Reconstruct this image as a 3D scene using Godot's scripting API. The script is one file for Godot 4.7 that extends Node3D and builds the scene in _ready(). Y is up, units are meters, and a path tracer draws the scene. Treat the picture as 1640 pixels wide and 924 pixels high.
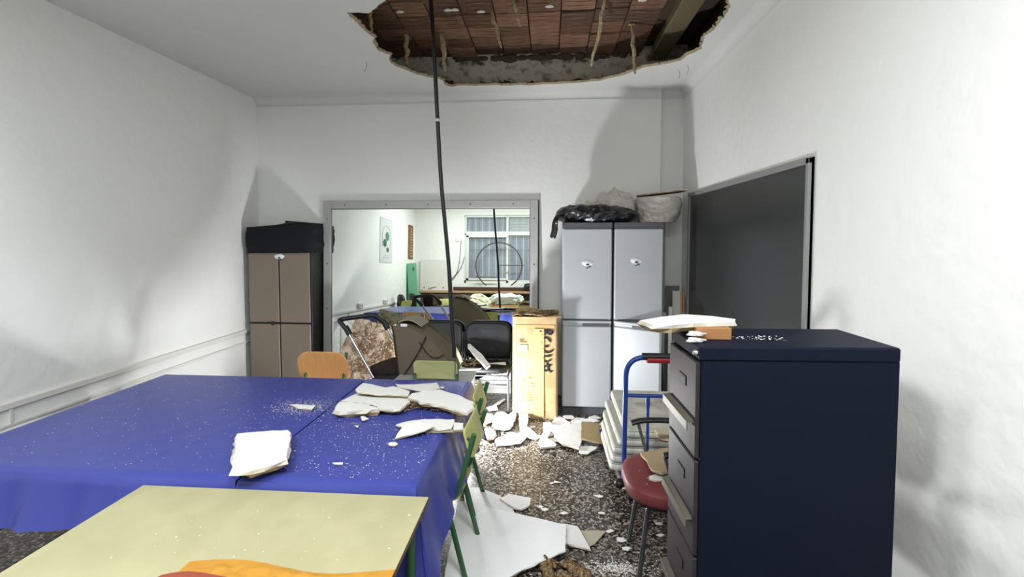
extends Node3D
# A classroom after part of its plaster ceiling fell: metres, y up, back wall at z = -5.25, camera at x = 0, z = 0.

const XL := -3.3
const XR := 1.45
const ZB := -5.25
const ZF := 1.25
const CEIL := 3.3
const SLAB := 3.7

var rng := RandomNumberGenerator.new()
var names := {}
var M := {}
var wobble := FastNoiseLite.new()


func _ready() -> void:
	rng.seed = 7
	wobble.seed = 3
	wobble.noise_type = FastNoiseLite.TYPE_SIMPLEX_SMOOTH
	wobble.frequency = 1.0
	wobble.fractal_octaves = 3
	make_camera_and_light()
	make_materials()
	make_room()
	make_mirror()
	make_blackboard()
	make_light_fittings()
	make_fridges()
	make_dark_cupboard()
	make_tables()
	make_chairs()
	make_stroller()
	make_box()
	make_file_cabinet()
	make_trolley()
	make_red_chair()
	make_fridge_top_things()
	make_corner_things()
	make_hole_things()
	make_table_debris()
	make_floor_debris()
	make_mirror_side()


func make_camera_and_light() -> void:
	var cam := Camera3D.new()
	cam.name = "camera"
	var near := 0.05
	# focal length 766 px of a 1640 x 924 frame, lens shifted 47 px
	cam.set_frustum(924.0 / 766.0 * near, Vector2(0.0, -47.0 / 766.0 * near), near, 60.0)
	cam.position = Vector3(0, 1.75, 0)
	cam.rotation_degrees = Vector3(-2.69, 4.33, 0)
	add_child(cam)
	cam.current = true
	var we := WorldEnvironment.new()
	we.name = "world_environment"
	var e := Environment.new()
	e.background_mode = Environment.BG_COLOR
	e.background_color = Color(0.02, 0.025, 0.035)
	e.tonemap_mode = Environment.TONE_MAPPER_LINEAR
	e.tonemap_exposure = 1.0
	e.sdfgi_enabled = true
	e.ssao_enabled = true
	e.ssil_enabled = true
	we.environment = e
	add_child(we)


const WORK_LAMP := Vector3(-0.84, 0.22, -4.0)
const WORK_ENERGY := 4.2
const TUBE_ENERGY := 7.6


# ---------------------------------------------------------------- helpers
func c(r: int, g: int, b: int) -> Color:
	return Color8(r, g, b)


func mat(col: Color, rough := 0.7, metal := 0.0, spec := 0.5) -> StandardMaterial3D:
	var m := StandardMaterial3D.new()
	m.albedo_color = col
	m.roughness = rough
	m.metallic = metal
	m.metallic_specular = spec
	m.cull_mode = BaseMaterial3D.CULL_DISABLED
	return m


func noise_tex(freq: float, cols: Array, offs: Array, kind := FastNoiseLite.TYPE_SIMPLEX_SMOOTH, size := 512, hard := false, sd := 1, oct := 4) -> NoiseTexture2D:
	var n := FastNoiseLite.new()
	n.noise_type = kind
	n.seed = sd
	n.frequency = freq
	n.fractal_octaves = oct
	if kind == FastNoiseLite.TYPE_CELLULAR:
		n.cellular_return_type = FastNoiseLite.RETURN_CELL_VALUE
		n.fractal_type = FastNoiseLite.FRACTAL_NONE
	var g := Gradient.new()
	g.offsets = PackedFloat32Array(offs)
	g.colors = PackedColorArray(cols)
	if hard:
		g.interpolation_mode = Gradient.GRADIENT_INTERPOLATE_CONSTANT
	var t := NoiseTexture2D.new()
	t.width = size
	t.height = size
	t.seamless = true
	t.noise = n
	t.color_ramp = g
	return t


func textured(m: StandardMaterial3D, t: Texture2D, scale: Vector3, world := true) -> StandardMaterial3D:
	m.albedo_texture = t
	m.uv1_triplanar = true
	m.uv1_world_triplanar = world
	m.uv1_scale = scale
	return m


func relief(m: StandardMaterial3D, freq: float, strength: float, scale: Vector3, sd := 5) -> StandardMaterial3D:
	var n := FastNoiseLite.new()
	n.seed = sd
	n.frequency = freq
	n.fractal_octaves = 4
	var t := NoiseTexture2D.new()
	t.width = 512
	t.height = 512
	t.seamless = true
	t.as_normal_map = true
	t.bump_strength = strength
	t.noise = n
	m.normal_enabled = true
	m.normal_texture = t
	m.normal_scale = 1.0
	m.uv1_triplanar = true
	m.uv1_world_triplanar = true
	m.uv1_scale = scale
	return m


func numbered(parent: Node, called: String) -> String:
	var key := "%d/%s" % [parent.get_instance_id(), called]
	if not names.has(key):
		names[key] = 0
		return called
	names[key] += 1
	return "%s_%03d" % [called, names[key]]


func begin() -> SurfaceTool:
	var st := SurfaceTool.new()
	st.begin(Mesh.PRIMITIVE_TRIANGLES)
	st.set_smooth_group(0xFFFFFFFF)
	return st


func flat(st: SurfaceTool) -> void:
	st.set_smooth_group(0xFFFFFFFF)


func soft(st: SurfaceTool, g := 1) -> void:
	st.set_smooth_group(g)


func obj(called: String, st: SurfaceTool, m: Material, parent: Node = self, at := Vector3.ZERO) -> MeshInstance3D:
	st.generate_normals()
	var o := MeshInstance3D.new()
	o.mesh = st.commit()
	o.material_override = m
	o.name = numbered(parent, called)
	o.position = at
	o.cast_shadow = GeometryInstance3D.SHADOW_CASTING_SETTING_ON
	parent.add_child(o, true)
	return o


func again(called: String, mesh: Mesh, m: Material, parent: Node, at := Vector3.ZERO, turn := 0.0) -> MeshInstance3D:
	var o := MeshInstance3D.new()
	o.mesh = mesh
	o.material_override = m
	o.name = numbered(parent, called)
	o.position = at
	o.rotation.y = turn
	parent.add_child(o, true)
	return o


func tag(o: Node, label: String, category: String, group := "") -> Node:
	o.set_meta("label", label)
	o.set_meta("category", category)
	if group != "":
		o.set_meta("group", group)
	return o


func thing(called: String, label: String, category: String, at := Vector3.ZERO, turn := 0.0, group := "") -> Node3D:
	var o := Node3D.new()
	o.name = numbered(self, called)
	o.position = at
	o.rotation.y = turn
	add_child(o, true)
	tag(o, label, category, group)
	return o


func struct(called: String, st: SurfaceTool, m: Material, label := "", category := "") -> MeshInstance3D:
	var o := obj(called, st, m)
	o.set_meta("kind", "structure")
	if label != "":
		tag(o, label, category)
	return o


func tri(st: SurfaceTool, a: Vector3, b: Vector3, d: Vector3, inside: Vector3) -> void:
	if (b - a).cross(d - a).dot(a - inside) > 0.0:
		st.add_vertex(a)
		st.add_vertex(d)
		st.add_vertex(b)
	else:
		st.add_vertex(a)
		st.add_vertex(b)
		st.add_vertex(d)


func quad(st: SurfaceTool, a: Vector3, b: Vector3, d: Vector3, e: Vector3, inside: Vector3) -> void:
	tri(st, a, b, d, inside)
	tri(st, a, d, e, inside)


func box(st: SurfaceTool, lo: Vector3, hi: Vector3, bev := 0.0, xf := Transform3D.IDENTITY) -> void:
	var mid := (lo + hi) / 2
	var h := (hi - lo) / 2
	var b := minf(bev, 0.49 * 2.0 * minf(h.x, minf(h.y, h.z)))
	var im := xf * mid
	var p := func(sx: int, sy: int, sz: int, axis: int) -> Vector3:
		var q := Vector3(sx * (h.x - (0.0 if axis == 0 else b)), sy * (h.y - (0.0 if axis == 1 else b)), sz * (h.z - (0.0 if axis == 2 else b)))
		return xf * (mid + q)
	for s in [-1, 1]:
		quad(st, p.call(s, -1, -1, 0), p.call(s, 1, -1, 0), p.call(s, 1, 1, 0), p.call(s, -1, 1, 0), im)
		quad(st, p.call(-1, s, -1, 1), p.call(1, s, -1, 1), p.call(1, s, 1, 1), p.call(-1, s, 1, 1), im)
		quad(st, p.call(-1, -1, s, 2), p.call(1, -1, s, 2), p.call(1, 1, s, 2), p.call(-1, 1, s, 2), im)
	if b <= 0.0:
		return
	for s in [-1, 1]:
		for t in [-1, 1]:
			quad(st, p.call(s, t, -1, 0), p.call(s, t, 1, 0), p.call(s, t, 1, 1), p.call(s, t, -1, 1), im)
			quad(st, p.call(s, -1, t, 0), p.call(s, 1, t, 0), p.call(s, 1, t, 2), p.call(s, -1, t, 2), im)
			quad(st, p.call(-1, s, t, 1), p.call(1, s, t, 1), p.call(1, s, t, 2), p.call(-1, s, t, 2), im)
			for u in [-1, 1]:
				tri(st, p.call(s, t, u, 0), p.call(s, t, u, 1), p.call(s, t, u, 2), im)


func smooth_path(pts: Array, per := 6) -> Array:
	var out := []
	for i in range(pts.size() - 1):
		var p0: Vector3 = pts[maxi(i - 1, 0)]
		var p1: Vector3 = pts[i]
		var p2: Vector3 = pts[i + 1]
		var p3: Vector3 = pts[mini(i + 2, pts.size() - 1)]
		for k in per:
			var t := float(k) / per
			out.append(p1.cubic_interpolate(p2, p0, p3, t))
	out.append(pts[-1])
	return out


# fillets the corners of a polyline
func bend_path(pts: Array, r: float, seg := 5) -> Array:
	var out := [pts[0]]
	for i in range(1, pts.size() - 1):
		var p: Vector3 = pts[i]
		var a: Vector3 = pts[i - 1]
		var b: Vector3 = pts[i + 1]
		var k := minf(r, minf(p.distance_to(a), p.distance_to(b)) * 0.49)
		var s := p + (a - p).normalized() * k
		var e := p + (b - p).normalized() * k
		for j in seg + 1:
			var t := float(j) / seg
			out.append(s.lerp(p, t).lerp(p.lerp(e, t), t))
	out.append(pts[-1])
	return out


# radius: a number, or one per point; flatten squashes the section across its second axis
func tube(st: SurfaceTool, pts: Array, radius, sides := 10, flatten := 1.0) -> void:
	var rings := []
	var up := Vector3.UP
	for i in pts.size():
		var p: Vector3 = pts[i]
		var d: Vector3 = ((pts[mini(i + 1, pts.size() - 1)] as Vector3) - (pts[maxi(i - 1, 0)] as Vector3)).normalized()
		if absf(d.dot(up)) > 0.95:
			up = Vector3.RIGHT if absf(d.x) < 0.8 else Vector3.FORWARD
		var side := d.cross(up).normalized()
		up = side.cross(d).normalized()
		var r: float = radius if (radius is float or radius is int) else radius[i]
		var ring := []
		for k in sides:
			var a := TAU * k / sides
			ring.append(p + side * cos(a) * r + up * sin(a) * r * flatten)
		rings.append(ring)
	soft(st, 1)
	for i in range(rings.size() - 1):
		var mid: Vector3 = (pts[i] + pts[i + 1]) / 2
		for k in sides:
			var n := (k + 1) % sides
			quad(st, rings[i][k], rings[i][n], rings[i + 1][n], rings[i + 1][k], mid)
	flat(st)
	for e in [0, rings.size() - 1]:
		var inner: Vector3 = pts[1] if e == 0 else pts[-2]
		for k in sides:
			tri(st, pts[e], rings[e][k], rings[e][(k + 1) % sides], inner)


# profile: Vector2(radius, y)
func lathe(st: SurfaceTool, profile: Array, segs := 20, at := Vector3.ZERO, xf := Transform3D.IDENTITY) -> void:
	soft(st, 1)
	for i in range(profile.size() - 1):
		var a: Vector2 = profile[i]
		var b: Vector2 = profile[i + 1]
		var n2 := Vector2(b.y - a.y, a.x - b.x)
		for k in segs:
			var t0 := TAU * k / segs
			var t1 := TAU * (k + 1) / segs
			var p := at + Vector3(a.x * cos(t0), a.y, a.x * sin(t0))
			var q := at + Vector3(a.x * cos(t1), a.y, a.x * sin(t1))
			var r := at + Vector3(b.x * cos(t1), b.y, b.x * sin(t1))
			var s := at + Vector3(b.x * cos(t0), b.y, b.x * sin(t0))
			var tm := (t0 + t1) / 2
			var out := Vector3(n2.x * cos(tm), n2.y, n2.x * sin(tm)).normalized()
			var ins := (p + q + r + s) / 4 - out
			if a.x > 1e-5:
				tri(st, xf * p, xf * q, xf * r, xf * ins)
			if b.x > 1e-5:
				tri(st, xf * p, xf * r, xf * s, xf * ins)
	flat(st)


# a grid of points f(u, v) made into a sheet; thick > 0 gives it a back and edges
func sheet(st: SurfaceTool, nu: int, nv: int, f: Callable, thick := 0.0, closed_u := false) -> void:
	var g := []
	for i in nu + 1:
		var row := []
		for j in nv + 1:
			row.append(f.call(float(i) / nu, float(j) / nv))
		g.append(row)
	if closed_u:
		g[nu] = g[0]
	soft(st, 1)
	for i in nu:
		for j in nv:
			var a: Vector3 = g[i][j]
			var b: Vector3 = g[i + 1][j]
			var d: Vector3 = g[i + 1][j + 1]
			var e: Vector3 = g[i][j + 1]
			for v in [a, b, d, a, d, e]:
				st.add_vertex(v)
	if thick > 0.0:
		var nrm := func(i: int, j: int) -> Vector3:
			var du: Vector3 = g[mini(i + 1, nu)][j] - g[maxi(i - 1, 0)][j]
			var dv: Vector3 = g[i][mini(j + 1, nv)] - g[i][maxi(j - 1, 0)]
			return du.cross(dv).normalized() * thick
		var k := []
		for i in nu + 1:
			var row := []
			for j in nv + 1:
				row.append(g[i][j] + nrm.call(i, j))
			k.append(row)
		soft(st, 2)
		for i in nu:
			for j in nv:
				for v in [k[i][j], k[i + 1][j + 1], k[i + 1][j], k[i][j], k[i][j + 1], k[i + 1][j + 1]]:
					st.add_vertex(v)
		flat(st)
		for i in nu:
			for j in [0, nv]:
				var mid: Vector3 = (g[i][1 if j == 0 else nv - 1] + k[i][1 if j == 0 else nv - 1]) / 2
				quad(st, g[i][j], g[i + 1][j], k[i + 1][j], k[i][j], mid)
		for j in nv:
			for i in [0, nu]:
				var mid2: Vector3 = (g[1 if i == 0 else nu - 1][j] + k[1 if i == 0 else nu - 1][j]) / 2
				quad(st, g[i][j], g[i][j + 1], k[i][j + 1], k[i][j], mid2)
	flat(st)


# a lumpy closed shape
func blob(st: SurfaceTool, at: Vector3, rad: Vector3, amp: float, freq: float, nu := 28, nv := 16, floor_y := -1e9, power := 1.0) -> void:
	var f := func(u: float, v: float) -> Vector3:
		var a := u * TAU
		var b := v * PI - PI / 2
		var d := Vector3(cos(a) * pow(cos(b), power), signf(sin(b)) * pow(absf(sin(b)), power), sin(a) * pow(cos(b), power))
		var k := 1.0 + amp * wobble.get_noise_3dv((d * freq) + at * 7.0)
		var p := at + d * rad * k
		p.y = maxf(p.y, floor_y)
		return p
	sheet(st, nu, nv, f, 0.0, true)


func rim(outline: Array, step: float, jit: float) -> Array:
	var out := []
	for i in outline.size():
		var a: Vector2 = outline[i]
		var b: Vector2 = outline[(i + 1) % outline.size()]
		var n := maxi(1, int(a.distance_to(b) / step))
		var side := (b - a).normalized().orthogonal()
		for k in n:
			var p := a.lerp(b, float(k) / n)
			out.append(p + (side * rng.randf_range(-jit, jit) if k > 0 else Vector2.ZERO))
	return out


# a broken plaster board lying flat or tilted: white face, cream core, brown under-edge; height slopes by grad
func plaster(called: String, label: String, outline: Array, base: float, th: float, group := "", grad := Vector2.ZERO, jit := 0.006, face := Color(0.82, 0.81, 0.78), core := Color(0.44, 0.34, 0.20), under := Color(0.12, 0.075, 0.04), category := "plaster piece") -> MeshInstance3D:
	var mid := Vector2.ZERO
	for p in outline:
		mid += p / outline.size()
	var top := []
	for p in rim(outline, 0.035, jit):
		top.append(p - mid)
	var n := top.size()
	var idx := Geometry2D.triangulate_polygon(PackedVector2Array(top))
	if idx.is_empty():
		top = []
		for p in outline:
			top.append(p - mid)
		n = top.size()
		idx = Geometry2D.triangulate_polygon(PackedVector2Array(top))
	var st := begin()
	var low := 0.0
	for p in top:
		low = minf(low, (p as Vector2).dot(grad))
	var y := func(p: Vector2) -> float: return p.dot(grad) - low
	var mids := []
	var bots := []
	for i in n:
		var p: Vector2 = top[i]
		var o := (p.normalized()) * rng.randf_range(-0.2, 0.5) * th
		mids.append(Vector3(p.x + o.x, y.call(p) + th * 0.55, p.y + o.y))
		var q := p - p.normalized() * minf(rng.randf_range(0.0, 1.0) * th, p.length() * 0.3)
		bots.append(Vector3(q.x, y.call(p), q.y))
	for i in range(0, idx.size(), 3):
		var a: Vector2 = top[idx[i]]
		var b: Vector2 = top[idx[i + 1]]
		var d: Vector2 = top[idx[i + 2]]
		st.set_color(face)
		tri(st, Vector3(a.x, y.call(a) + th, a.y), Vector3(b.x, y.call(b) + th, b.y), Vector3(d.x, y.call(d) + th, d.y), Vector3(a.x, -9, a.y))
		st.set_color(under)
		tri(st, bots[idx[i]], bots[idx[i + 1]], bots[idx[i + 2]], Vector3(a.x, 9, a.y))
	for i in n:
		var k := (i + 1) % n
		var a: Vector2 = top[i]
		var b: Vector2 = top[k]
		var ta := Vector3(a.x, y.call(a) + th, a.y)
		var tb := Vector3(b.x, y.call(b) + th, b.y)
		var ins := Vector3(0, ta.y - th / 2, 0)
		st.set_color(face.lerp(core, rng.randf_range(0.25, 0.7)))
		quad(st, ta, tb, mids[k], mids[i], ins)
		st.set_color(core.lerp(under, rng.randf_range(0.0, 0.6)))
		quad(st, mids[i], mids[k], bots[k], bots[i], ins)
	var o := obj(called, st, M.plaster_piece, self, Vector3(mid.x, base, mid.y))
	tag(o, label, category, group)
	return o


# a rounded plate, bent along x: width w, height h, corner r, thickness t, bulge b; centre at origin in the xy plane
func plate(st: SurfaceTool, w: float, h: float, r: float, t: float, b := 0.0, xf := Transform3D.IDENTITY, dome := 0.0) -> void:
	var pts := []
	for q in [[1, 1, 0.0], [-1, 1, 90.0], [-1, -1, 180.0], [1, -1, 270.0]]:
		for k in 7:
			var a := deg_to_rad(q[2] + 15.0 * k)
			pts.append(Vector2(q[0] * (w / 2 - r) + r * cos(a), q[1] * (h / 2 - r) + r * sin(a)))
	var lay := []
	for s in [[0.0, -t / 2], [0.85, -t / 2 - dome], [0.97, -t / 2 - dome * 0.4], [1.0, -t / 3], [1.0, t / 3], [0.97, t / 2 + dome * 0.4], [0.85, t / 2 + dome], [0.0, t / 2]]:
		lay.append(s)
	lay[0][1] -= dome * 1.15
	lay[7][1] += dome * 1.15
	# inner rings so that the bend reads
	var rings := [[0.0, lay[0][1]], [0.5, lay[0][1]], lay[1], lay[2], lay[3], lay[4], lay[5], lay[6], [0.5, lay[7][1]], [0.0, lay[7][1]]]
	soft(st, 1)
	var at := func(p: Vector2, s: Array) -> Vector3:
		var q := p * float(s[0])
		return xf * Vector3(q.x, q.y, float(s[1]) + b * (1.0 - pow(q.x / (w / 2), 2.0)))
	for i in range(rings.size() - 1):
		for k in pts.size():
			var n := (k + 1) % pts.size()
			var a: Vector3 = at.call(pts[k], rings[i])
			var d: Vector3 = at.call(pts[n], rings[i])
			var e: Vector3 = at.call(pts[n], rings[i + 1])
			var g: Vector3 = at.call(pts[k], rings[i + 1])
			for v in [a, d, e, a, e, g]:
				st.add_vertex(v)
	flat(st)


func make_materials() -> void:
	M.wall = relief(mat(c(236, 236, 232), 0.75, 0.0, 0.3), 0.02, 1.2, Vector3(0.7, 0.7, 0.7))
	M.ceiling = mat(c(222, 222, 219), 0.85, 0.0, 0.2)
	M.terrazzo = textured(mat(Color.WHITE, 0.32, 0.0, 0.5), noise_tex(0.085, [c(44, 39, 34), c(90, 82, 73), c(158, 148, 136), c(30, 27, 24), c(122, 112, 101), c(180, 171, 158)], [0.0, 0.30, 0.50, 0.60, 0.76, 0.92], FastNoiseLite.TYPE_CELLULAR, 1024, true, 11), Vector3(0.95, 0.95, 0.95))
	M.grout = mat(c(40, 38, 36), 0.9)
	M.void_wall = textured(mat(Color.WHITE, 0.95, 0.0, 0.1), noise_tex(0.012, [c(84, 72, 60), c(170, 162, 148), c(204, 198, 186), c(214, 208, 198), c(176, 166, 150)], [0.10, 0.30, 0.45, 0.7, 0.95], FastNoiseLite.TYPE_SIMPLEX_SMOOTH, 512, false, 4), Vector3(0.9, 0.9, 0.9))
	M.mortar = mat(c(96, 84, 72), 0.95, 0.0, 0.1)
	M.brick = []
	for i in 4:
		var bc: Color = [c(136, 103, 84), c(118, 90, 74), c(150, 116, 95), c(108, 86, 74)][i]
		var bt := noise_tex(0.02, [bc.darkened(0.2), bc.darkened(0.06), bc, bc.lightened(0.14)], [0.15, 0.4, 0.6, 0.9], FastNoiseLite.TYPE_SIMPLEX_SMOOTH, 256, false, 20 + i)
		M.brick.append(textured(mat(Color.WHITE, 0.9, 0.0, 0.15), bt, Vector3(0.9, 3.0, 9.0)))
	M.fibre = textured(mat(Color.WHITE, 0.95, 0.0, 0.1), noise_tex(0.03, [c(120, 100, 70), c(186, 168, 130), c(226, 214, 186)], [0.2, 0.5, 0.8], FastNoiseLite.TYPE_SIMPLEX_SMOOTH, 256, false, 8), Vector3(9, 9, 9))
	M.joist = mat(c(122, 112, 88), 0.9, 0.0, 0.1)
	M.black_rubber = mat(c(20, 20, 21), 0.45)
	M.tape = mat(c(205, 205, 200), 0.5)
	M.alu = relief(mat(c(174, 174, 172), 0.5, 0.25), 0.03, 1.0, Vector3(1.2, 1.2, 1.2), 9)
	M.chrome = mat(c(200, 202, 205), 0.18, 0.95)
	M.steel = mat(c(120, 120, 120), 0.35, 0.8)
	M.mirror = mat(c(238, 244, 238), 0.0, 1.0)
	M.dark = mat(c(22, 22, 24), 0.6)
	M.screw = mat(c(96, 96, 98), 0.4, 0.6)
	M.board = mat(c(44, 46, 46), 0.34, 0.0, 0.5)
	M.board_frame = mat(c(150, 150, 150), 0.5, 0.3)
	M.fridge = mat(c(184, 187, 191), 0.36, 0.1)
	M.fridge_dark = mat(c(82, 84, 88), 0.45)
	M.sticker = mat(c(236, 238, 236), 0.4)
	M.leaf = mat(c(28, 76, 58), 0.6)
	M.beige = mat(c(122, 110, 97), 0.5)
	M.black_cloth = relief(mat(c(24, 25, 30), 0.75, 0.0, 0.3), 0.02, 3.0, Vector3(3, 3, 3), 12)
	M.blue_cloth = mat(c(64, 72, 150), 0.36, 0.0, 0.4)
	M.green_top = textured(mat(Color.WHITE, 0.45, 0.0, 0.4), noise_tex(0.01, [c(172, 166, 130), c(176, 170, 134), c(180, 174, 138)], [0.2, 0.5, 0.8], FastNoiseLite.TYPE_SIMPLEX_SMOOTH, 256, false, 15), Vector3(1.5, 1.5, 1.5))
	M.brown_edge = mat(c(92, 68, 46), 0.6)
	M.green_metal = mat(c(54, 98, 60), 0.4, 0.1)
	M.green_ply = mat(c(182, 182, 112), 0.45)
	M.orange_ply = textured(mat(Color.WHITE, 0.4), noise_tex(0.02, [c(222, 164, 102), c(228, 170, 108), c(232, 176, 114)], [0.2, 0.5, 0.85], FastNoiseLite.TYPE_SIMPLEX_SMOOTH, 256, false, 16), Vector3(6, 0.5, 3))
	M.ply_edge = mat(c(196, 152, 92), 0.6)
	M.black_vinyl = mat(c(20, 20, 22), 0.42, 0.0, 0.4)
	M.frame_grey = mat(c(96, 98, 102), 0.3, 0.7)
	M.taupe = relief(mat(c(108, 98, 83), 0.85, 0.0, 0.2), 0.25, 0.8, Vector3(3, 3, 3), 17)
	M.taupe_dark = mat(c(62, 55, 48), 0.9, 0.0, 0.2)
	M.cardboard = textured(mat(Color.WHITE, 0.8, 0.0, 0.2), noise_tex(0.012, [c(176, 150, 110), c(186, 160, 120), c(194, 170, 130)], [0.2, 0.5, 0.8], FastNoiseLite.TYPE_SIMPLEX_SMOOTH, 256, false, 18), Vector3(1.5, 1.5, 1.5))
	M.card_tape = mat(c(198, 164, 112), 0.35)
	M.marker = mat(c(22, 18, 16), 0.6)
	M.ink = mat(c(150, 128, 104), 0.7)
	M.white_label = mat(c(236, 234, 230), 0.6)
	M.navy = mat(c(17, 23, 38), 0.5, 0.0, 0.2)
	M.navy_front = mat(c(50, 44, 47), 0.5, 0.0, 0.3)
	M.handle_alu = mat(c(96, 92, 82), 0.45, 0.2)
	M.plaster_piece = relief(mat(Color.WHITE, 0.9, 0.0, 0.2), 0.05, 1.0, Vector3(2, 2, 2), 19)
	M.plaster_piece.vertex_color_use_as_albedo = true
	M.crumb = mat(c(230, 226, 218), 0.9, 0.0, 0.2)
	M.blue_tube = mat(c(30, 62, 138), 0.3, 0.1)
	M.red_grip = mat(c(150, 30, 34), 0.45)
	M.panel = textured(mat(Color.WHITE, 0.5), noise_tex(0.01, [c(188, 186, 172), c(206, 204, 190), c(214, 212, 200)], [0.2, 0.5, 0.8], FastNoiseLite.TYPE_SIMPLEX_SMOOTH, 256, false, 23), Vector3(2, 2, 2))
	M.red_vinyl = mat(c(124, 60, 62), 0.5, 0.0, 0.35)
	M.wool = textured(mat(Color.WHITE, 0.98, 0.0, 0.1), noise_tex(0.02, [c(64, 48, 32), c(106, 84, 58), c(146, 122, 90), c(184, 164, 132)], [0.2, 0.42, 0.6, 0.85], FastNoiseLite.TYPE_SIMPLEX_SMOOTH, 512, false, 24), Vector3(5, 5, 5))
	M.dirty_slab = textured(mat(Color.WHITE, 0.95, 0.0, 0.1), noise_tex(0.01, [c(112, 92, 72), c(142, 124, 104), c(164, 150, 132), c(178, 166, 150)], [0.2, 0.4, 0.58, 0.85], FastNoiseLite.TYPE_SIMPLEX_SMOOTH, 512, false, 25), Vector3(1.6, 1.6, 1.6))
	M.brown_fibre = mat(c(112, 86, 62), 0.95, 0.0, 0.1)
	M.bag_black = relief(mat(c(20, 21, 23), 0.3, 0.0, 0.6), 0.03, 5.0, Vector3(3, 3, 3), 26)
	M.bag_clear = relief(mat(c(208, 204, 196), 0.25, 0.0, 0.5), 0.03, 5.0, Vector3(3, 3, 3), 27)
	M.bag_cream = mat(c(206, 204, 176), 0.7)
	M.bucket = relief(mat(c(206, 198, 188), 0.28, 0.0, 0.5), 0.025, 4.0, Vector3(3, 3, 3), 28)
	M.wood_dark = mat(c(72, 44, 32), 0.5)
	M.wood_light = mat(c(196, 158, 104), 0.6)
	M.grey_panel = mat(c(122, 122, 118), 0.7)
	M.white_paint = mat(c(224, 222, 216), 0.5)
	M.grey_plastic = mat(c(168, 168, 164), 0.5)
	M.kraft = mat(c(156, 110, 66), 0.75)
	M.yellow_cloth = relief(mat(c(186, 136, 60), 0.9, 0.0, 0.1), 0.2, 0.8, Vector3(3, 3, 3), 29)
	M.red_cloth = mat(c(150, 72, 52), 0.9)
	M.cream_cloth = mat(c(224, 224, 192), 0.9)
	M.white_bag = mat(c(236, 238, 234), 0.45)
	M.locker_green = mat(c(112, 176, 142), 0.5)
	M.locker_green_dark = mat(c(24, 92, 66), 0.5)
	M.poster = mat(c(204, 207, 206), 0.6)
	M.poster_line = mat(c(176, 180, 180), 0.6)
	M.poster_green = mat(c(72, 122, 92), 0.6)
	M.poster_green_dark = mat(c(46, 92, 70), 0.6)
	M.sign_wood = textured(mat(Color.WHITE, 0.7), noise_tex(0.02, [c(92, 62, 40), c(128, 92, 62), c(150, 112, 78)], [0.2, 0.5, 0.8], FastNoiseLite.TYPE_SIMPLEX_SMOOTH, 256, false, 31), Vector3(6, 1, 6))
	M.sign_carve = mat(c(206, 172, 130), 0.7)
	M.counter = textured(mat(Color.WHITE, 0.6), noise_tex(0.01, [c(84, 70, 58), c(104, 88, 72)], [0.3, 0.7], FastNoiseLite.TYPE_SIMPLEX_SMOOTH, 256, false, 32), Vector3(1, 6, 1))
	M.counter_top = mat(c(172, 142, 106), 0.5)
	M.window_blue = mat(c(116, 120, 150), 0.45)
	M.window_white = mat(c(214, 216, 210), 0.45)
	M.hoop = mat(c(86, 68, 64), 0.45, 0.2)
	var glass := mat(Color(0.9, 0.95, 0.97, 0.12), 0.02, 0.0, 0.5)
	glass.transparency = BaseMaterial3D.TRANSPARENCY_ALPHA
	M.pane = glass
	var glow := mat(Color.WHITE, 0.4)
	glow.emission_enabled = true
	glow.emission = Color(1.0, 0.98, 0.95)
	glow.emission_energy_multiplier = 2.0
	M.glow = glow


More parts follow.
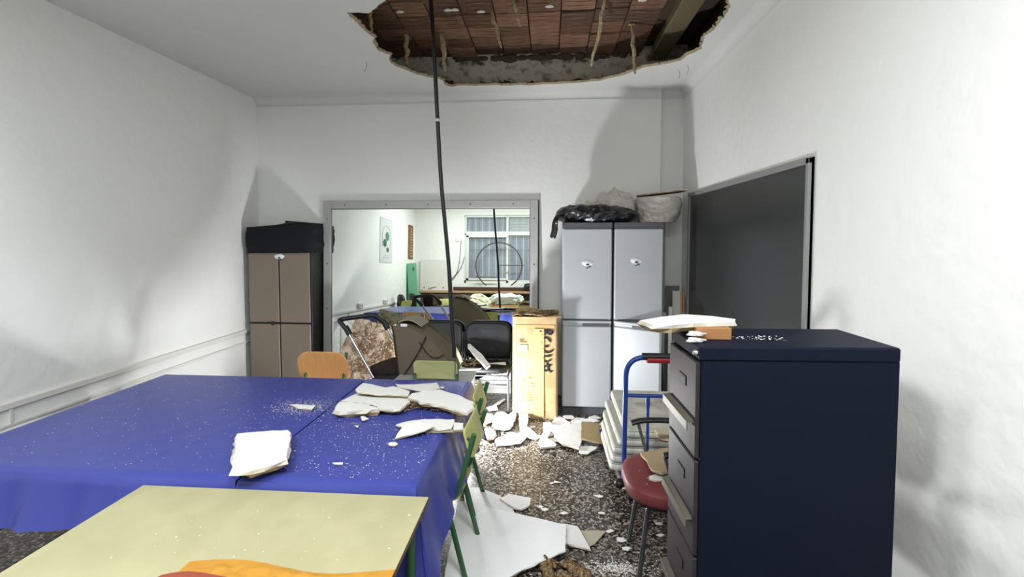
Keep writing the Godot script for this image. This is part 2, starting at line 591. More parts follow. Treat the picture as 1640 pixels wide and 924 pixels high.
# ---------------------------------------------------------------- the room
func make_room() -> void:
	var top := SLAB + 0.35
	# floor: a slab and the terrazzo tiles on it
	var st := begin()
	box(st, Vector3(XL - 0.2, -0.25, ZB - 0.3), Vector3(XR + 0.2, -0.012, ZF + 0.2))
	var fl := struct("floor", st, M.grout)
	var tile := 0.4
	var tm: ArrayMesh
	var nx := int(ceil((XR - XL) / tile))
	var nz := int(ceil((ZF - ZB) / tile)) 
	st = begin()
	box(st, Vector3(-tile / 2 + 0.0012, -0.03, -tile / 2 + 0.0012), Vector3(tile / 2 - 0.0012, 0, tile / 2 - 0.0012), 0.001)
	st.generate_normals()
	tm = st.commit()
	for i in nx:
		for k in nz:
			again("terrazzo_tile", tm, M.terrazzo, fl, Vector3(XL + 0.05 + tile * (i + 0.5), rng.randf_range(-0.0008, 0.0), ZB - 0.02 + tile * (k + 0.5)))
	# walls
	st = begin()
	box(st, Vector3(XL - 0.2, -0.1, ZB - 0.2), Vector3(1.19, top, ZB))
	box(st, Vector3(1.19, -0.1, ZB - 0.3), Vector3(XR + 0.2, CEIL, ZB - 0.08))
	var wb := struct("wall_back", st, M.wall)
	# rough, stained masonry above the plaster ceiling
	st = begin()
	var rough := func(u: float, v: float) -> Vector3:
		var x := lerpf(XL - 0.2, XR + 0.2, u)
		var y := lerpf(CEIL + 0.004, top, v)
		return Vector3(x, y, ZB + 0.018 + 0.014 * wobble.get_noise_2d(x * 6.0, y * 9.0))
	sheet(st, 120, 16, rough)
	obj("rough_plaster", st, M.void_wall, wb)
	st = begin()
	for i in 26:
		var x := -1.1 + i * 0.085 + rng.randf_range(-0.03, 0.03)
		blob(st, Vector3(x, CEIL + 0.035 + rng.randf_range(-0.02, 0.02), ZB + 0.03), Vector3(rng.randf_range(0.03, 0.10), rng.randf_range(0.03, 0.09), 0.035), 0.7, 1.7, 10, 7, CEIL + 0.024)
	for i in 20:
		blob(st, Vector3(-1.0 + i * 0.10 + rng.randf_range(-0.03, 0.03), SLAB - 0.03, ZB + 0.02), Vector3(rng.randf_range(0.04, 0.09), rng.randf_range(0.02, 0.05), 0.03), 0.7, 1.7, 10, 7)
	var ml := obj("mortar_lumps", st, M.mortar, wb)
	ml.set_meta("kind", "stuff")
	st = begin()
	box(st, Vector3(XL - 0.2, -0.1, ZB - 0.2), Vector3(XL, top, ZF + 0.2))
	struct("wall_left", st, M.wall)
	st = begin()
	box(st, Vector3(XR, -0.1, ZB - 0.2), Vector3(XR + 0.2, CEIL + 0.02, ZF + 0.2))
	var wr := struct("wall_right", st, M.wall)
	st = begin()
	box(st, Vector3(XR, CEIL + 0.02, ZB - 0.2), Vector3(XR + 0.2, top, ZF + 0.2))
	obj("rough_masonry", st, mat(c(58, 50, 42), 0.95, 0.0, 0.1), wr)
	# rear wall with the window opening
	var wx0 := -2.06
	var wx1 := -0.22
	var wy0 := 1.13
	var wy1 := 2.80
	st = begin()
	box(st, Vector3(XL - 0.2, -0.1, ZF), Vector3(wx0, top, ZF + 0.2))
	box(st, Vector3(wx1, -0.1, ZF), Vector3(XR + 0.2, top, ZF + 0.2))
	box(st, Vector3(wx0, -0.1, ZF), Vector3(wx1, wy0, ZF + 0.2))
	box(st, Vector3(wx0, wy1, ZF), Vector3(wx1, top, ZF + 0.2))
	struct("wall_rear", st, M.wall)
	make_window(wx0, wx1, wy0, wy1)
	# the plaster ceiling with the torn hole
	make_ceiling(top)
	# cove along the walls
	st = begin()
	var cove := []
	for k in 7:
		var a := deg_to_rad(90.0 * k / 6.0)
		cove.append(Vector2(0.085 * (1.0 - sin(a)), 0.075 * (1.0 - cos(a))))
	soft(st)
	for k in 6:
		var p: Vector2 = cove[k]
		var q: Vector2 = cove[k + 1]
		quad(st, Vector3(XL, CEIL - p.y, ZB + p.x), Vector3(1.19, CEIL - p.y, ZB + p.x), Vector3(1.19, CEIL - q.y, ZB + q.x), Vector3(XL, CEIL - q.y, ZB + q.x), Vector3(0, CEIL + 1, ZB - 1))
		quad(st, Vector3(1.19, CEIL - p.y, ZB - 0.08 + p.x), Vector3(XR, CEIL - p.y, ZB - 0.08 + p.x), Vector3(XR, CEIL - q.y, ZB - 0.08 + q.x), Vector3(1.19, CEIL - q.y, ZB - 0.08 + q.x), Vector3(1.2, CEIL + 1, ZB - 1))
	flat(st)
	box(st, Vector3(XL, CEIL - 0.088, ZB), Vector3(1.19, CEIL - 0.075, ZB + 0.008), 0.002)
	struct("trim_1", st, M.ceiling)
	st = begin()
	soft(st)
	for k in 6:
		var p: Vector2 = cove[k]
		var q: Vector2 = cove[k + 1]
		quad(st, Vector3(XR - p.x, CEIL - p.y, ZB), Vector3(XR - p.x, CEIL - p.y, ZF), Vector3(XR - q.x, CEIL - q.y, ZF), Vector3(XR - q.x, CEIL - q.y, ZB), Vector3(XR + 1, CEIL + 1, -2))
	flat(st)
	struct("trim_2", st, M.ceiling)
	# two white cable ducts on the back wall, left of the mirror
	for k in 2:
		st = begin()
		var y: float = [0.647, 0.575][k]
		box(st, Vector3(XL, y - 0.017, ZB), Vector3(-2.52, y + 0.017, ZB + 0.012), 0.003)
		tag(obj("cable_duct", st, M.white_paint), ["upper of two thin white cable ducts on back wall left of the mirror", "lower of two thin white cable ducts on back wall left of the mirror"][k], "cable duct")


func make_window(x0: float, x1: float, y0: float, y1: float) -> void:
	var st := begin()
	var z := ZF + 0.03
	var ty := 2.36
	var mx := -1.0
	for b in [[x0, x0 + 0.05, y0, y1], [x1 - 0.05, x1, y0, y1], [x0, x1, y0, y0 + 0.07], [x0, x1, y1 - 0.05, y1], [x0, x1, ty - 0.06, ty + 0.04], [mx - 0.03, mx + 0.03, y0, y1]]:
		box(st, Vector3(b[0], b[2], z), Vector3(b[1], b[3], z + 0.06), 0.006)
	var w := struct("window_1", st, M.window_white)
	for b in [[x0 + 0.05, x0 + 0.11, y0 + 0.07, ty - 0.06], [x0 + 0.05, mx, y0 + 0.07, y0 + 0.12], [x0 + 0.05, mx, ty - 0.11, ty - 0.06]]:
		var sash := begin()
		box(sash, Vector3(b[0], b[2], z - 0.02), Vector3(b[1], b[3], z + 0.01), 0.004)
		obj("sash_rail", sash, M.window_white, w)
	for b in [[x0, mx, y0, ty], [mx, x1, y0, ty], [x0, mx, ty, y1], [mx, x1, ty, y1]]:
		st = begin()
		box(st, Vector3(b[0] + 0.04, b[2] + 0.04, z + 0.025), Vector3(b[1] - 0.04, b[3] - 0.04, z + 0.029))
		obj("pane", st, M.pane, w)
	st = begin()
	box(st, Vector3(x0 - 0.02, y0 - 0.02, ZF + 0.17), Vector3(x1 + 0.02, y1 + 0.02, ZF + 0.22))
	obj("shutter", st, M.window_blue, w)
	# upright security bars behind the glass, some bright, some dark
	for i in 21:
		st = begin()
		var x := x0 + 0.09 + i * 0.085
		tube(st, [Vector3(x, y0, ZF + 0.14), Vector3(x, y1, ZF + 0.14)], 0.011 if i % 2 == 0 else 0.006, 6)
		obj("bar", st, M.window_white if i % 2 == 0 else M.dark, w)
	st = begin()
	tube(st, [Vector3(x0, 1.95, ZF + 0.125), Vector3(x1, 1.95, ZF + 0.125)], 0.007, 6)
	obj("bar", st, M.dark, w)
	for i in 13:
		st = begin()
		box(st, Vector3(mx + 0.04, ty + 0.06 + i * 0.028, ZF + 0.098), Vector3(x1 - 0.06, ty + 0.073 + i * 0.028, ZF + 0.108))
		obj("louvre_slat", st, M.window_white, w)


func make_ceiling(top: float) -> void:
	var hole_px: Array = [Vector2(-1.398, -3.291), Vector2(-1.392, -3.416), Vector2(-1.386, -3.541), Vector2(-1.372, -3.652), Vector2(-1.363, -3.734), Vector2(-1.404, -3.804), Vector2(-1.411, -3.892), Vector2(-1.412, -3.984), Vector2(-1.379, -4.041), Vector2(-1.351, -4.071), Vector2(-1.390, -4.155), Vector2(-1.408, -4.259), Vector2(-1.377, -4.356), Vector2(-1.327, -4.442), Vector2(-1.256, -4.568), Vector2(-1.147, -4.666), Vector2(-1.076, -4.708), Vector2(-1.054, -4.747), Vector2(-1.059, -4.883), Vector2(-1.012, -4.968), Vector2(-0.886, -4.927), Vector2(-0.762, -4.956), Vector2(-0.566, -4.941), Vector2(-0.441, -4.971), Vector2(-0.312, -4.960), Vector2(-0.185, -4.980), Vector2(-0.057, -4.959), Vector2(0.133, -4.954), Vector2(0.320, -4.928), Vector2(0.514, -4.885), Vector2(0.547, -4.850), Vector2(0.723, -4.735), Vector2(0.862, -4.542), Vector2(0.965, -4.501), Vector2(1.087, -4.432), Vector2(1.157, -4.392), Vector2(1.186, -4.249), Vector2(1.221, -4.211), Vector2(1.259, -4.133), Vector2(1.231, -4.028), Vector2(1.199, -3.881), Vector2(1.226, -3.793), Vector2(1.232, -3.676), Vector2(1.237, -3.566), Vector2(1.229, -3.472), Vector2(1.219, -3.399), Vector2(1.174, -3.310)]
	var ring := []
	for p in hole_px:
		ring.append(p)
	for p in [Vector2(1.14, -2.95), Vector2(0.95, -2.6), Vector2(0.55, -2.45), Vector2(0.1, -2.5), Vector2(-0.35, -2.45), Vector2(-0.7, -2.6), Vector2(-0.95, -2.85), Vector2(-1.04, -3.08)]:
		ring.append(p)
	ring.append_array([Vector2(-1.067, -3.141), Vector2(-1.147, -3.211), Vector2(-1.203, -3.269), Vector2(-1.242, -3.312), Vector2(-1.312, -3.298)])
	var hole := []
	for i in ring.size():
		var a: Vector2 = ring[i]
		var b: Vector2 = ring[(i + 1) % ring.size()]
		var n := maxi(1, int(a.distance_to(b) / 0.03))
		for k in n:
			var p := a.lerp(b, float(k) / n)
			if k > 0:
				p += Vector2(rng.randf_range(-1, 1), rng.randf_range(-1, 1)) * 0.007
			hole.append(p)
	# ceiling board: outer rectangle joined to the hole by two cuts, so two simple polygons
	var x0 := XL - 0.1
	var x1 := XR + 0.1
	var z0 := ZB - 0.1
	var z1 := ZF + 0.1
	var li := 0
	var ri := 0
	for i in hole.size():
		if hole[i].x < hole[li].x:
			li = i
		if hole[i].x > hole[ri].x:
			ri = i
	var far := []
	var near := []
	var i := li
	while i != ri:
		far.append(hole[i])
		i = (i + 1) % hole.size()
	far.append(hole[ri])
	while i != li:
		near.append(hole[i])
		i = (i + 1) % hole.size()
	near.append(hole[li])
	var pf := far.duplicate()
	pf.append_array([Vector2(x1, hole[ri].y), Vector2(x1, z0), Vector2(x0, z0), Vector2(x0, hole[li].y)])
	var pn := near.duplicate()
	pn.append_array([Vector2(x0, hole[li].y), Vector2(x0, z1), Vector2(x1, z1), Vector2(x1, hole[ri].y)])
	var th := 0.022
	var st := begin()
	for poly in [pf, pn]:
		var idx := Geometry2D.triangulate_polygon(PackedVector2Array(poly))
		for k in range(0, idx.size(), 3):
			var a: Vector2 = poly[idx[k]]
			var b: Vector2 = poly[idx[k + 1]]
			var d: Vector2 = poly[idx[k + 2]]
			tri(st, Vector3(a.x, CEIL, a.y), Vector3(b.x, CEIL, b.y), Vector3(d.x, CEIL, d.y), Vector3(a.x, 99, a.y))
			tri(st, Vector3(a.x, CEIL + th, a.y), Vector3(b.x, CEIL + th, b.y), Vector3(d.x, CEIL + th, d.y), Vector3(a.x, -99, a.y))
	var ce := struct("ceiling", st, M.ceiling)
	# the torn edge: chewed cream plaster with a lip
	st = begin()
	for k in hole.size():
		var a: Vector2 = hole[k]
		var b: Vector2 = hole[(k + 1) % hole.size()]
		var mid := Vector2(0, -3.8)
		var ia := a + (mid - a).normalized() * rng.randf_range(0.004, 0.03)
		var ib := b + (mid - b).normalized() * rng.randf_range(0.004, 0.03)
		quad(st, Vector3(a.x, CEIL - 0.001, a.y), Vector3(b.x, CEIL - 0.001, b.y), Vector3(ib.x, CEIL + th * 0.7, ib.y), Vector3(ia.x, CEIL + th * 0.7, ia.y), Vector3(a.x, 99, a.y))
		quad(st, Vector3(ia.x, CEIL + th * 0.7, ia.y), Vector3(ib.x, CEIL + th * 0.7, ib.y), Vector3(b.x, CEIL + th + 0.004, b.y), Vector3(a.x, CEIL + th + 0.004, a.y), Vector3(a.x, -99, a.y))
	obj("torn_edge", st, mat(c(170, 156, 128), 0.95, 0.0, 0.1), ce)
	# structural slab above, with its hollow bricks
	st = begin()
	box(st, Vector3(XL - 0.2, SLAB + 0.06, ZB - 0.3), Vector3(XR + 0.2, top + 0.1, ZF + 0.2))
	var sl := struct("ceiling", st, M.mortar)
	var variants := []
	for v in 3:
		var b := begin()
		var w := 0.29
		var d := 0.235
		box(b, Vector3(-w / 2 + 0.004, 0, -d / 2 + 0.002), Vector3(w / 2 - 0.004, 0.07, d / 2 - 0.002), 0.004)
		for g in 3:
			var zz := -d / 2 + 0.035 + g * 0.075
			box(b, Vector3(-w / 2 + 0.008, -0.005, zz), Vector3(w / 2 - 0.008 - 0.05 * v, 0.001, zz + 0.05), 0.002)
		b.generate_normals()
		variants.append(b.commit())
	for r in 12:
		for k in 11:
			var at := Vector3(-1.78 + k * 0.29, SLAB + rng.randf_range(-0.012, 0.014), ZB + 0.14 + r * 0.243)
			if at.x > 1.05:
				continue
			var br := again("brick", variants[rng.randi() % 3], M.brick[rng.randi() % 4], sl, at, rng.randf_range(-0.012, 0.012) + (PI if rng.randf() < 0.5 else 0.0))
			br.rotation.x = rng.randf_range(-0.012, 0.012)
	for x in [1.13, -1.95]:
		st = begin()
		box(st, Vector3(x - 0.05, SLAB - 0.10, ZB), Vector3(x + 0.06, SLAB + 0.06, -2.2), 0.012)
		box(st, Vector3(x - 0.085, SLAB - 0.10, ZB), Vector3(x + 0.095, SLAB - 0.06, -2.2), 0.008)
		obj("joist", st, M.joist, sl)


# ---------------------------------------------------------------- mirror: leans back 2.3 degrees on the back wall
func make_mirror() -> void:
	var t := thing("mirror", "large leaning mirror in a grey frame reflecting the lit classroom", "mirror", Vector3(-1.31, 0.10, -5.13))
	t.rotation_degrees.x = -2.3
	var w := 1.20
	var h := 2.05
	var st := begin()
	box(st, Vector3(-w - 0.01, 0.0, -0.03), Vector3(w + 0.01, h, -0.022))
	obj("backing", st, M.dark, t)
	st = begin()
	box(st, Vector3(-w + 0.07, 0.06, -0.02), Vector3(w - 0.07, h - 0.07, 0.0))
	obj("mirror_glass", st, M.mirror, t)
	for q in [[-w, -w + 0.088, 0.0, h], [w - 0.085, w, 0.0, h], [-w + 0.088, w - 0.085, h - 0.088, h], [-w + 0.088, w - 0.085, 0.0, 0.085]]:
		st = begin()
		box(st, Vector3(q[0], q[2], -0.022), Vector3(q[1], q[3], 0.014), 0.005)
		var f := obj("frame_rail", st, M.alu, t)
		if q[3] - q[2] > 1.0:
			for k in 4:
				var s := begin()
				tube(s, [Vector3((q[0] + q[1]) / 2, 0.35 + 0.5 * k, 0.013), Vector3((q[0] + q[1]) / 2, 0.35 + 0.5 * k, 0.017)], 0.009, 8)
				obj("screw", s, M.screw, f)
		else:
			for k in 5:
				var s := begin()
				tube(s, [Vector3(-0.95 + 0.47 * k, (q[2] + q[3]) / 2, 0.013), Vector3(-0.95 + 0.47 * k, (q[2] + q[3]) / 2, 0.017)], 0.009, 8)
				obj("screw", s, M.screw, f)
	for q in [[-w + 0.087, -w + 0.094, 0.085, h - 0.088], [w - 0.092, w - 0.085, 0.085, h - 0.088], [-w + 0.088, w - 0.085, h - 0.096, h - 0.087]]:
		st = begin()
		box(st, Vector3(q[0], q[2], -0.01), Vector3(q[1], q[3], 0.006))
		obj("inner_bead", st, M.screw, t)


func make_blackboard() -> void:
	var z0 := -5.02
	var z1 := -2.75
	var y0 := 0.86
	var y1 := 2.185
	var t := thing("blackboard", "dark blackboard in a slim grey frame on the right wall", "blackboard", Vector3(XR, y0, z0))
	var st := begin()
	box(st, Vector3(-0.016, 0.0, 0.0), Vector3(0, y1 - y0, z1 - z0))
	obj("writing_surface", st, M.board, t)
	for q in [[0.0, 0.035, 0.0, y1 - y0], [z1 - z0 - 0.035, z1 - z0, 0.0, y1 - y0], [0.0, z1 - z0, y1 - y0 - 0.035, y1 - y0 + 0.005], [0.0, z1 - z0, 0.0, 0.035]]:
		st = begin()
		box(st, Vector3(-0.032, q[2], q[0]), Vector3(0, q[3], q[1]), 0.004)
		obj("frame_rail", st, M.board_frame, t)


func make_light_fittings() -> void:
	var k := 0
	for p in [Vector3(-1.7, CEIL, -0.35), Vector3(0.2, CEIL, -0.35)]:
		var t := thing("ceiling_light", ["white ceiling light panel over the left half of the tables", "white ceiling light panel over the aisle near the camera"][k], "ceiling light", p)
		k += 1
		var st := begin()
		box(st, Vector3(-0.62, -0.07, -0.17), Vector3(0.62, 0, 0.17), 0.008)
		obj("housing", st, M.white_paint, t)
		st = begin()
		box(st, Vector3(-0.6, -0.075, -0.15), Vector3(0.6, -0.07, 0.15))
		obj("diffuser", st, M.glow, t)
		var l := AreaLight3D.new()
		l.name = "panel_light"
		l.area_size = Vector2(1.2, 0.3)
		l.light_energy = TUBE_ENERGY
		l.light_color = Color(0.97, 0.99, 1.0)
		l.area_range = 14.0
		l.shadow_enabled = true
		l.position = Vector3(0, -0.085, 0)
		l.rotation_degrees.x = -90
		t.add_child(l)
	# work lamp on the floor behind the table end: throws the fridge's shadow up the wall
	var t2 := thing("work_lamp", "small lit work lamp standing on the floor behind the table", "lamp", Vector3(WORK_LAMP.x, 0, WORK_LAMP.z))
	var s := begin()
	lathe(s, [Vector2(0, 0), Vector2(0.09, 0), Vector2(0.09, 0.012), Vector2(0.02, 0.025), Vector2(0.014, 0.21), Vector2(0.022, 0.235), Vector2(0, 0.235)], 18)
	obj("stand", s, M.dark, t2)
	s = begin()
	lathe(s, [Vector2(0, WORK_LAMP.y - 0.065), Vector2(0.035, WORK_LAMP.y - 0.05), Vector2(0.06, WORK_LAMP.y), Vector2(0.045, WORK_LAMP.y + 0.045), Vector2(0, WORK_LAMP.y + 0.065)], 18)
	obj("bulb", s, M.glow, t2)
	var o := OmniLight3D.new()
	o.name = "bulb_light"
	o.position = Vector3(0, WORK_LAMP.y, 0)
	o.light_energy = WORK_ENERGY
	o.light_color = Color(0.98, 0.99, 1.0)
	o.light_size = 0.09
	o.omni_range = 14.0
	o.omni_attenuation = 2.0
	o.shadow_enabled = true
	t2.add_child(o)


# ---------------------------------------------------------------- fridges
func emblem(parent: Node, at: Vector3, s := 1.0) -> void:
	var xf := Transform3D(Basis.from_euler(Vector3(PI / 2, 0, 0)), at)
	var st := begin()
	var oval := xf * Transform3D(Basis.from_scale(Vector3(1, 1, 0.52)), Vector3.ZERO)
	lathe(st, [Vector2(0, 0.002), Vector2(0.054 * s, 0.002), Vector2(0.056 * s, 0.0)], 24, Vector3.ZERO, oval)
	var st_o := obj("sticker", st, M.sticker, parent)
	st_o.set_meta("label", "white oval sticker with three green leaves")
	for q in [[0.0, -0.015, 0.014], [0.018, -0.034, 0.011], [-0.004, -0.047, 0.007]]:
		st = begin()
		var lf := Transform3D(Basis.from_euler(Vector3(PI / 2, 0, 0)) * Basis.from_scale(Vector3(1.25, 1, 0.75)), at + Vector3(q[0] * s, q[1] * s, 0.001))
		lathe(st, [Vector2(0, 0.003), Vector2(q[2] * s, 0.003), Vector2(q[2] * s, 0.0)], 6, Vector3.ZERO, lf)
		obj("leaf", st, M.leaf, st_o)


func make_fridges() -> void:
	var zf := -4.65
	for k in 2:
		var x0: float = [0.137, 0.632][k]
		var w: float = [0.478, 0.468][k]
		var t := thing("fridge", ["tall grey two-door fridge beside the cardboard box", "tall grey two-door fridge beside the corner, lower door ajar"][k], "fridge", Vector3(x0, 0, zf), 0.0, "pair of grey fridges")
		var st := begin()
		box(st, Vector3(0.004, 0.075, -0.58), Vector3(w - 0.004, 1.885, -0.055), 0.006)
		obj("body", st, M.fridge, t)
		st = begin()
		box(st, Vector3(0.0, 1.83, -0.07), Vector3(w, 1.887, -0.006), 0.004)
		obj("top_panel", st, M.fridge_dark, t)
		st = begin()
		box(st, Vector3(0.01, 0.0, -0.52), Vector3(w - 0.01, 0.075, -0.05))
		obj("plinth", st, M.fridge_dark, t)
		st = begin()
		box(st, Vector3(0.003, 0.945, -0.052), Vector3(w - 0.003, 1.828, 0.0), 0.012)
		var up := obj("upper_door", st, M.fridge, t)
		emblem(up, Vector3(0.242 if k == 0 else 0.21, 0.545 + (0.0 if k == 0 else 0.025) + 0.93 + 0.02, 0.0))
		st = begin()
		box(st, Vector3(0.03, 0.945, -0.001), Vector3(w - 0.03, 0.951, 0.003), 0.001)
		obj("door_seam", st, M.fridge_dark, t)
		# lower door, hinged at its left edge; its grip is a recess in the top rail
		var hinge := Node3D.new()
		hinge.name = "lower_door_hinge"
		var door_xf := Transform3D(Basis(Vector3.UP, 0.0 if k == 0 else deg_to_rad(-32.0)), Vector3(0.003 + 0.024 * k, 0, -0.05))
		st = begin()
		box(st, Vector3(0.0, 0.08, 0.0), Vector3(w - 0.006, 0.885, 0.05), 0.012)
		box(st, Vector3(0.0, 0.885, 0.0), Vector3(w - 0.006, 0.912, 0.036), 0.004)
		box(st, Vector3(0.0, 0.908, 0.0), Vector3(w - 0.006, 0.935, 0.05), 0.006)
		var ld := obj("lower_door", st, M.fridge, t)
		ld.transform = door_xf
		st = begin()
		box(st, Vector3(w * 0.40, 0.883, 0.034), Vector3(w * 0.94, 0.910, 0.0505), 0.002)
		var gr := obj("grip_recess", st, M.fridge_dark, ld)
		gr.set_meta("label", "dark grip slot")
		hinge.free()


func make_dark_cupboard() -> void:
	# beige doors in a black carcass with a loose black cover on top
	var t := thing("fridge", "tall beige two-door fridge with black sides left of the mirror", "fridge", Vector3(-3.24, 0, -4.92))
	var w := 0.71
	var st := begin()
	box(st, Vector3(0, 0, -0.32), Vector3(w, 1.80, -0.02), 0.006)
	obj("body", st, M.dark, t)
	for k in 2:
		for r in 2:
			st = begin()
			var x := 0.012 + 0.348 * k
			box(st, Vector3(x, [0.08, 0.825][r], -0.02), Vector3(x + 0.336, [0.808, 1.70][r], 0.0), 0.008)
			obj("door", st, M.beige, t)
	st = begin()
	blob(st, Vector3(0.280, 0.818, 0.012), Vector3(0.018, 0.022, 0.014), 0.0, 1.0, 12, 8)
	obj("knob", st, M.dark, t)
	emblem(t, Vector3(0.366, 1.538, 0.001), 1.0)
	st = begin()
	var cov := func(u: float, v: float) -> Vector3:
		var a := u * TAU
		var rx := 0.362 + 0.02 * wobble.get_noise_2d(u * 5.0, v * 3.0)
		var p := Vector3(signf(cos(a)) * pow(absf(cos(a)), 0.22) * rx, 0, signf(sin(a)) * pow(absf(sin(a)), 0.22) * 0.168)
		var y := 0.0
		var s := 1.0
		if v < 0.75:
			y = v / 0.75 * 0.28
			s = 1.0 + 0.045 * sin(v * 4.0)
		else:
			s = 1.036 * (1.0 - (v - 0.75) / 0.25)
			y = 0.28 + 0.018 * (1.0 - s)
		y += 0.05 * smoothstep(-0.36, 0.30, p.x) * v + 0.012 * wobble.get_noise_2d(p.x * 4.0, p.z * 6.0)
		return Vector3(0.355 + p.x * s + 0.004, 1.575 + y, -0.145 + p.z * s)
	sheet(st, 72, 20, cov, 0.0, true)
	tag(obj("cover", st, M.black_cloth, self, Vector3(-3.24, 0, -4.92)), "loose black cover draped over top of the beige fridge", "cover")


# ---------------------------------------------------------------- tables
func leg_frame(t: Node, x: float, z: float, h: float, m: Material, r := 0.016) -> void:
	var st := begin()
	tube(st, [Vector3(x, 0, z), Vector3(x, h, z)], r, 10)
	obj("leg", st, m, t)


func table(called: String, label: String, x0: float, x1: float, z0: float, z1: float, h: float, top_m: Material, group := "") -> Node3D:
	var t := thing(called, label, "table", Vector3((x0 + x1) / 2, 0, (z0 + z1) / 2), 0.0, group)
	var w := (x1 - x0) / 2
	var d := (z1 - z0) / 2
	var st := begin()
	box(st, Vector3(-w, h - 0.004, -d), Vector3(w, h, d), 0.001)
	obj("tabletop", st, top_m, t)
	st = begin()
	box(st, Vector3(-w, h - 0.024, -d), Vector3(w, h - 0.004, d), 0.002)
	obj("edge_board", st, M.brown_edge, t)
	for s in [-1, 1]:
		st = begin()
		box(st, Vector3(-w + 0.05, h - 0.06, s * (d - 0.06) - 0.012), Vector3(w - 0.05, h - 0.024, s * (d - 0.06) + 0.012))
		obj("rail", st, M.green_metal, t)
	for sx in [-1, 1]:
		for sz in [-1, 1]:
			leg_frame(t, sx * (w - 0.055), sz * (d - 0.06), h - 0.024, M.green_metal)
	return t


func make_tables() -> void:
	table("table", "rectangular table hidden under the right-hand blue cloth", -1.265, -0.535, -3.24, -1.85, 0.74, M.green_top)
	table("table", "rectangular table hidden under the left-hand blue cloth", -2.78, -1.30, -3.24, -1.85, 0.74, M.green_top)
	table("table", "bare pale green table in front of the blue tables", -1.67, -0.468, -1.815, -0.93, 0.722, M.green_top)
	cloth("tablecloth", "blue plastic cloth with broken plaster on the right-hand table", -1.278, -0.527, -3.25, -1.842, true)
	cloth("tablecloth", "blue plastic cloth with dust patch on the left-hand table", -2.80, -1.288, -3.25, -1.842, false)


func cloth(called: String, label: String, x0: float, x1: float, z0: float, z1: float, draped: bool) -> void:
	var y := 0.752
	var st := begin()
	var top := func(u: float, v: float) -> Vector3:
		var x := lerpf(x0, x1, u)
		var z := lerpf(z1, z0, v)
		var e := minf(minf(u * (x1 - x0), (1 - u) * (x1 - x0)), minf(v, 1 - v) * (z1 - z0))
		var cr := 0.0018 * maxf(0.0, 1.0 - absf((z - z0) * 0.35 + (x - x1) * 0.8 - 0.02) / 0.012)
		return Vector3(x, y - 0.012 * pow(maxf(0.0, 1.0 - e / 0.014), 2.0) + cr + 0.0012 * wobble.get_noise_2d(x * 5.0, z * 5.0), z)
	sheet(st, 44, 60, top)
	# hanging edges: right side, near side, far side, left side
	var drop := 0.30 if draped else 0.20
	var sides := [[Vector2(x1, z0), Vector2(x1, z1), Vector2(1, 0)], [Vector2(x1, z1), Vector2(x0, z1), Vector2(0, 1)], [Vector2(x0, z1), Vector2(x0, z0), Vector2(-1, 0)], [Vector2(x0, z0), Vector2(x1, z0), Vector2(0, -1)]]
	for k in 4:
		var a: Vector2 = sides[k][0]
		var b: Vector2 = sides[k][1]
		var n: Vector2 = sides[k][2]
		var length := a.distance_to(b)
		var hang := func(u: float, v: float) -> Vector3:
			var s := u * length
			var ea := s
			var eb := length - s
			var near_corner := maxf(maxf(0.0, 1.0 - ea / 0.26), maxf(0.0, 1.0 - eb / 0.26))
			var d := 0.022 + drop * (0.95 + 0.08 * sin(s * 5.0 + k))
			if not draped and k == 0:
				d = 0.09
				near_corner = 0.0
			if draped and k == 2:
				d = 0.09
				near_corner = 0.0
			d += near_corner * near_corner * 0.14
			var fold := 0.014 * sin(s * 19.0 + 2.0 * sin(s * 5.0 + k)) + 0.007 * sin(s * 43.0 + k)
			var free := 1.0 if (draped or k != 0) else 0.0
			if draped and k == 2:
				free = 0.0
			var out := free * (0.010 * minf(1.0, v * 12.0) + v * (0.045 + fold * (1.0 - near_corner)) + v * v * 0.03)
			var p := a.lerp(b, u) + n * out
			# corners flare diagonally into a hanging point
			if free > 0.0:
				var dir := (b - a).normalized()
				if ea < 0.26:
					p -= dir * v * 0.10 * pow(1.0 - ea / 0.26, 2.0)
				if eb < 0.26:
					p += dir * v * 0.10 * pow(1.0 - eb / 0.26, 2.0)
			return Vector3(p.x, y - 0.012 - v * d + 0.0, p.y)
		sheet(st, int(length * 46), 10, hang)
	var o := obj(called, st, M.blue_cloth)
	tag(o, label, "tablecloth", "blue plastic tablecloths")


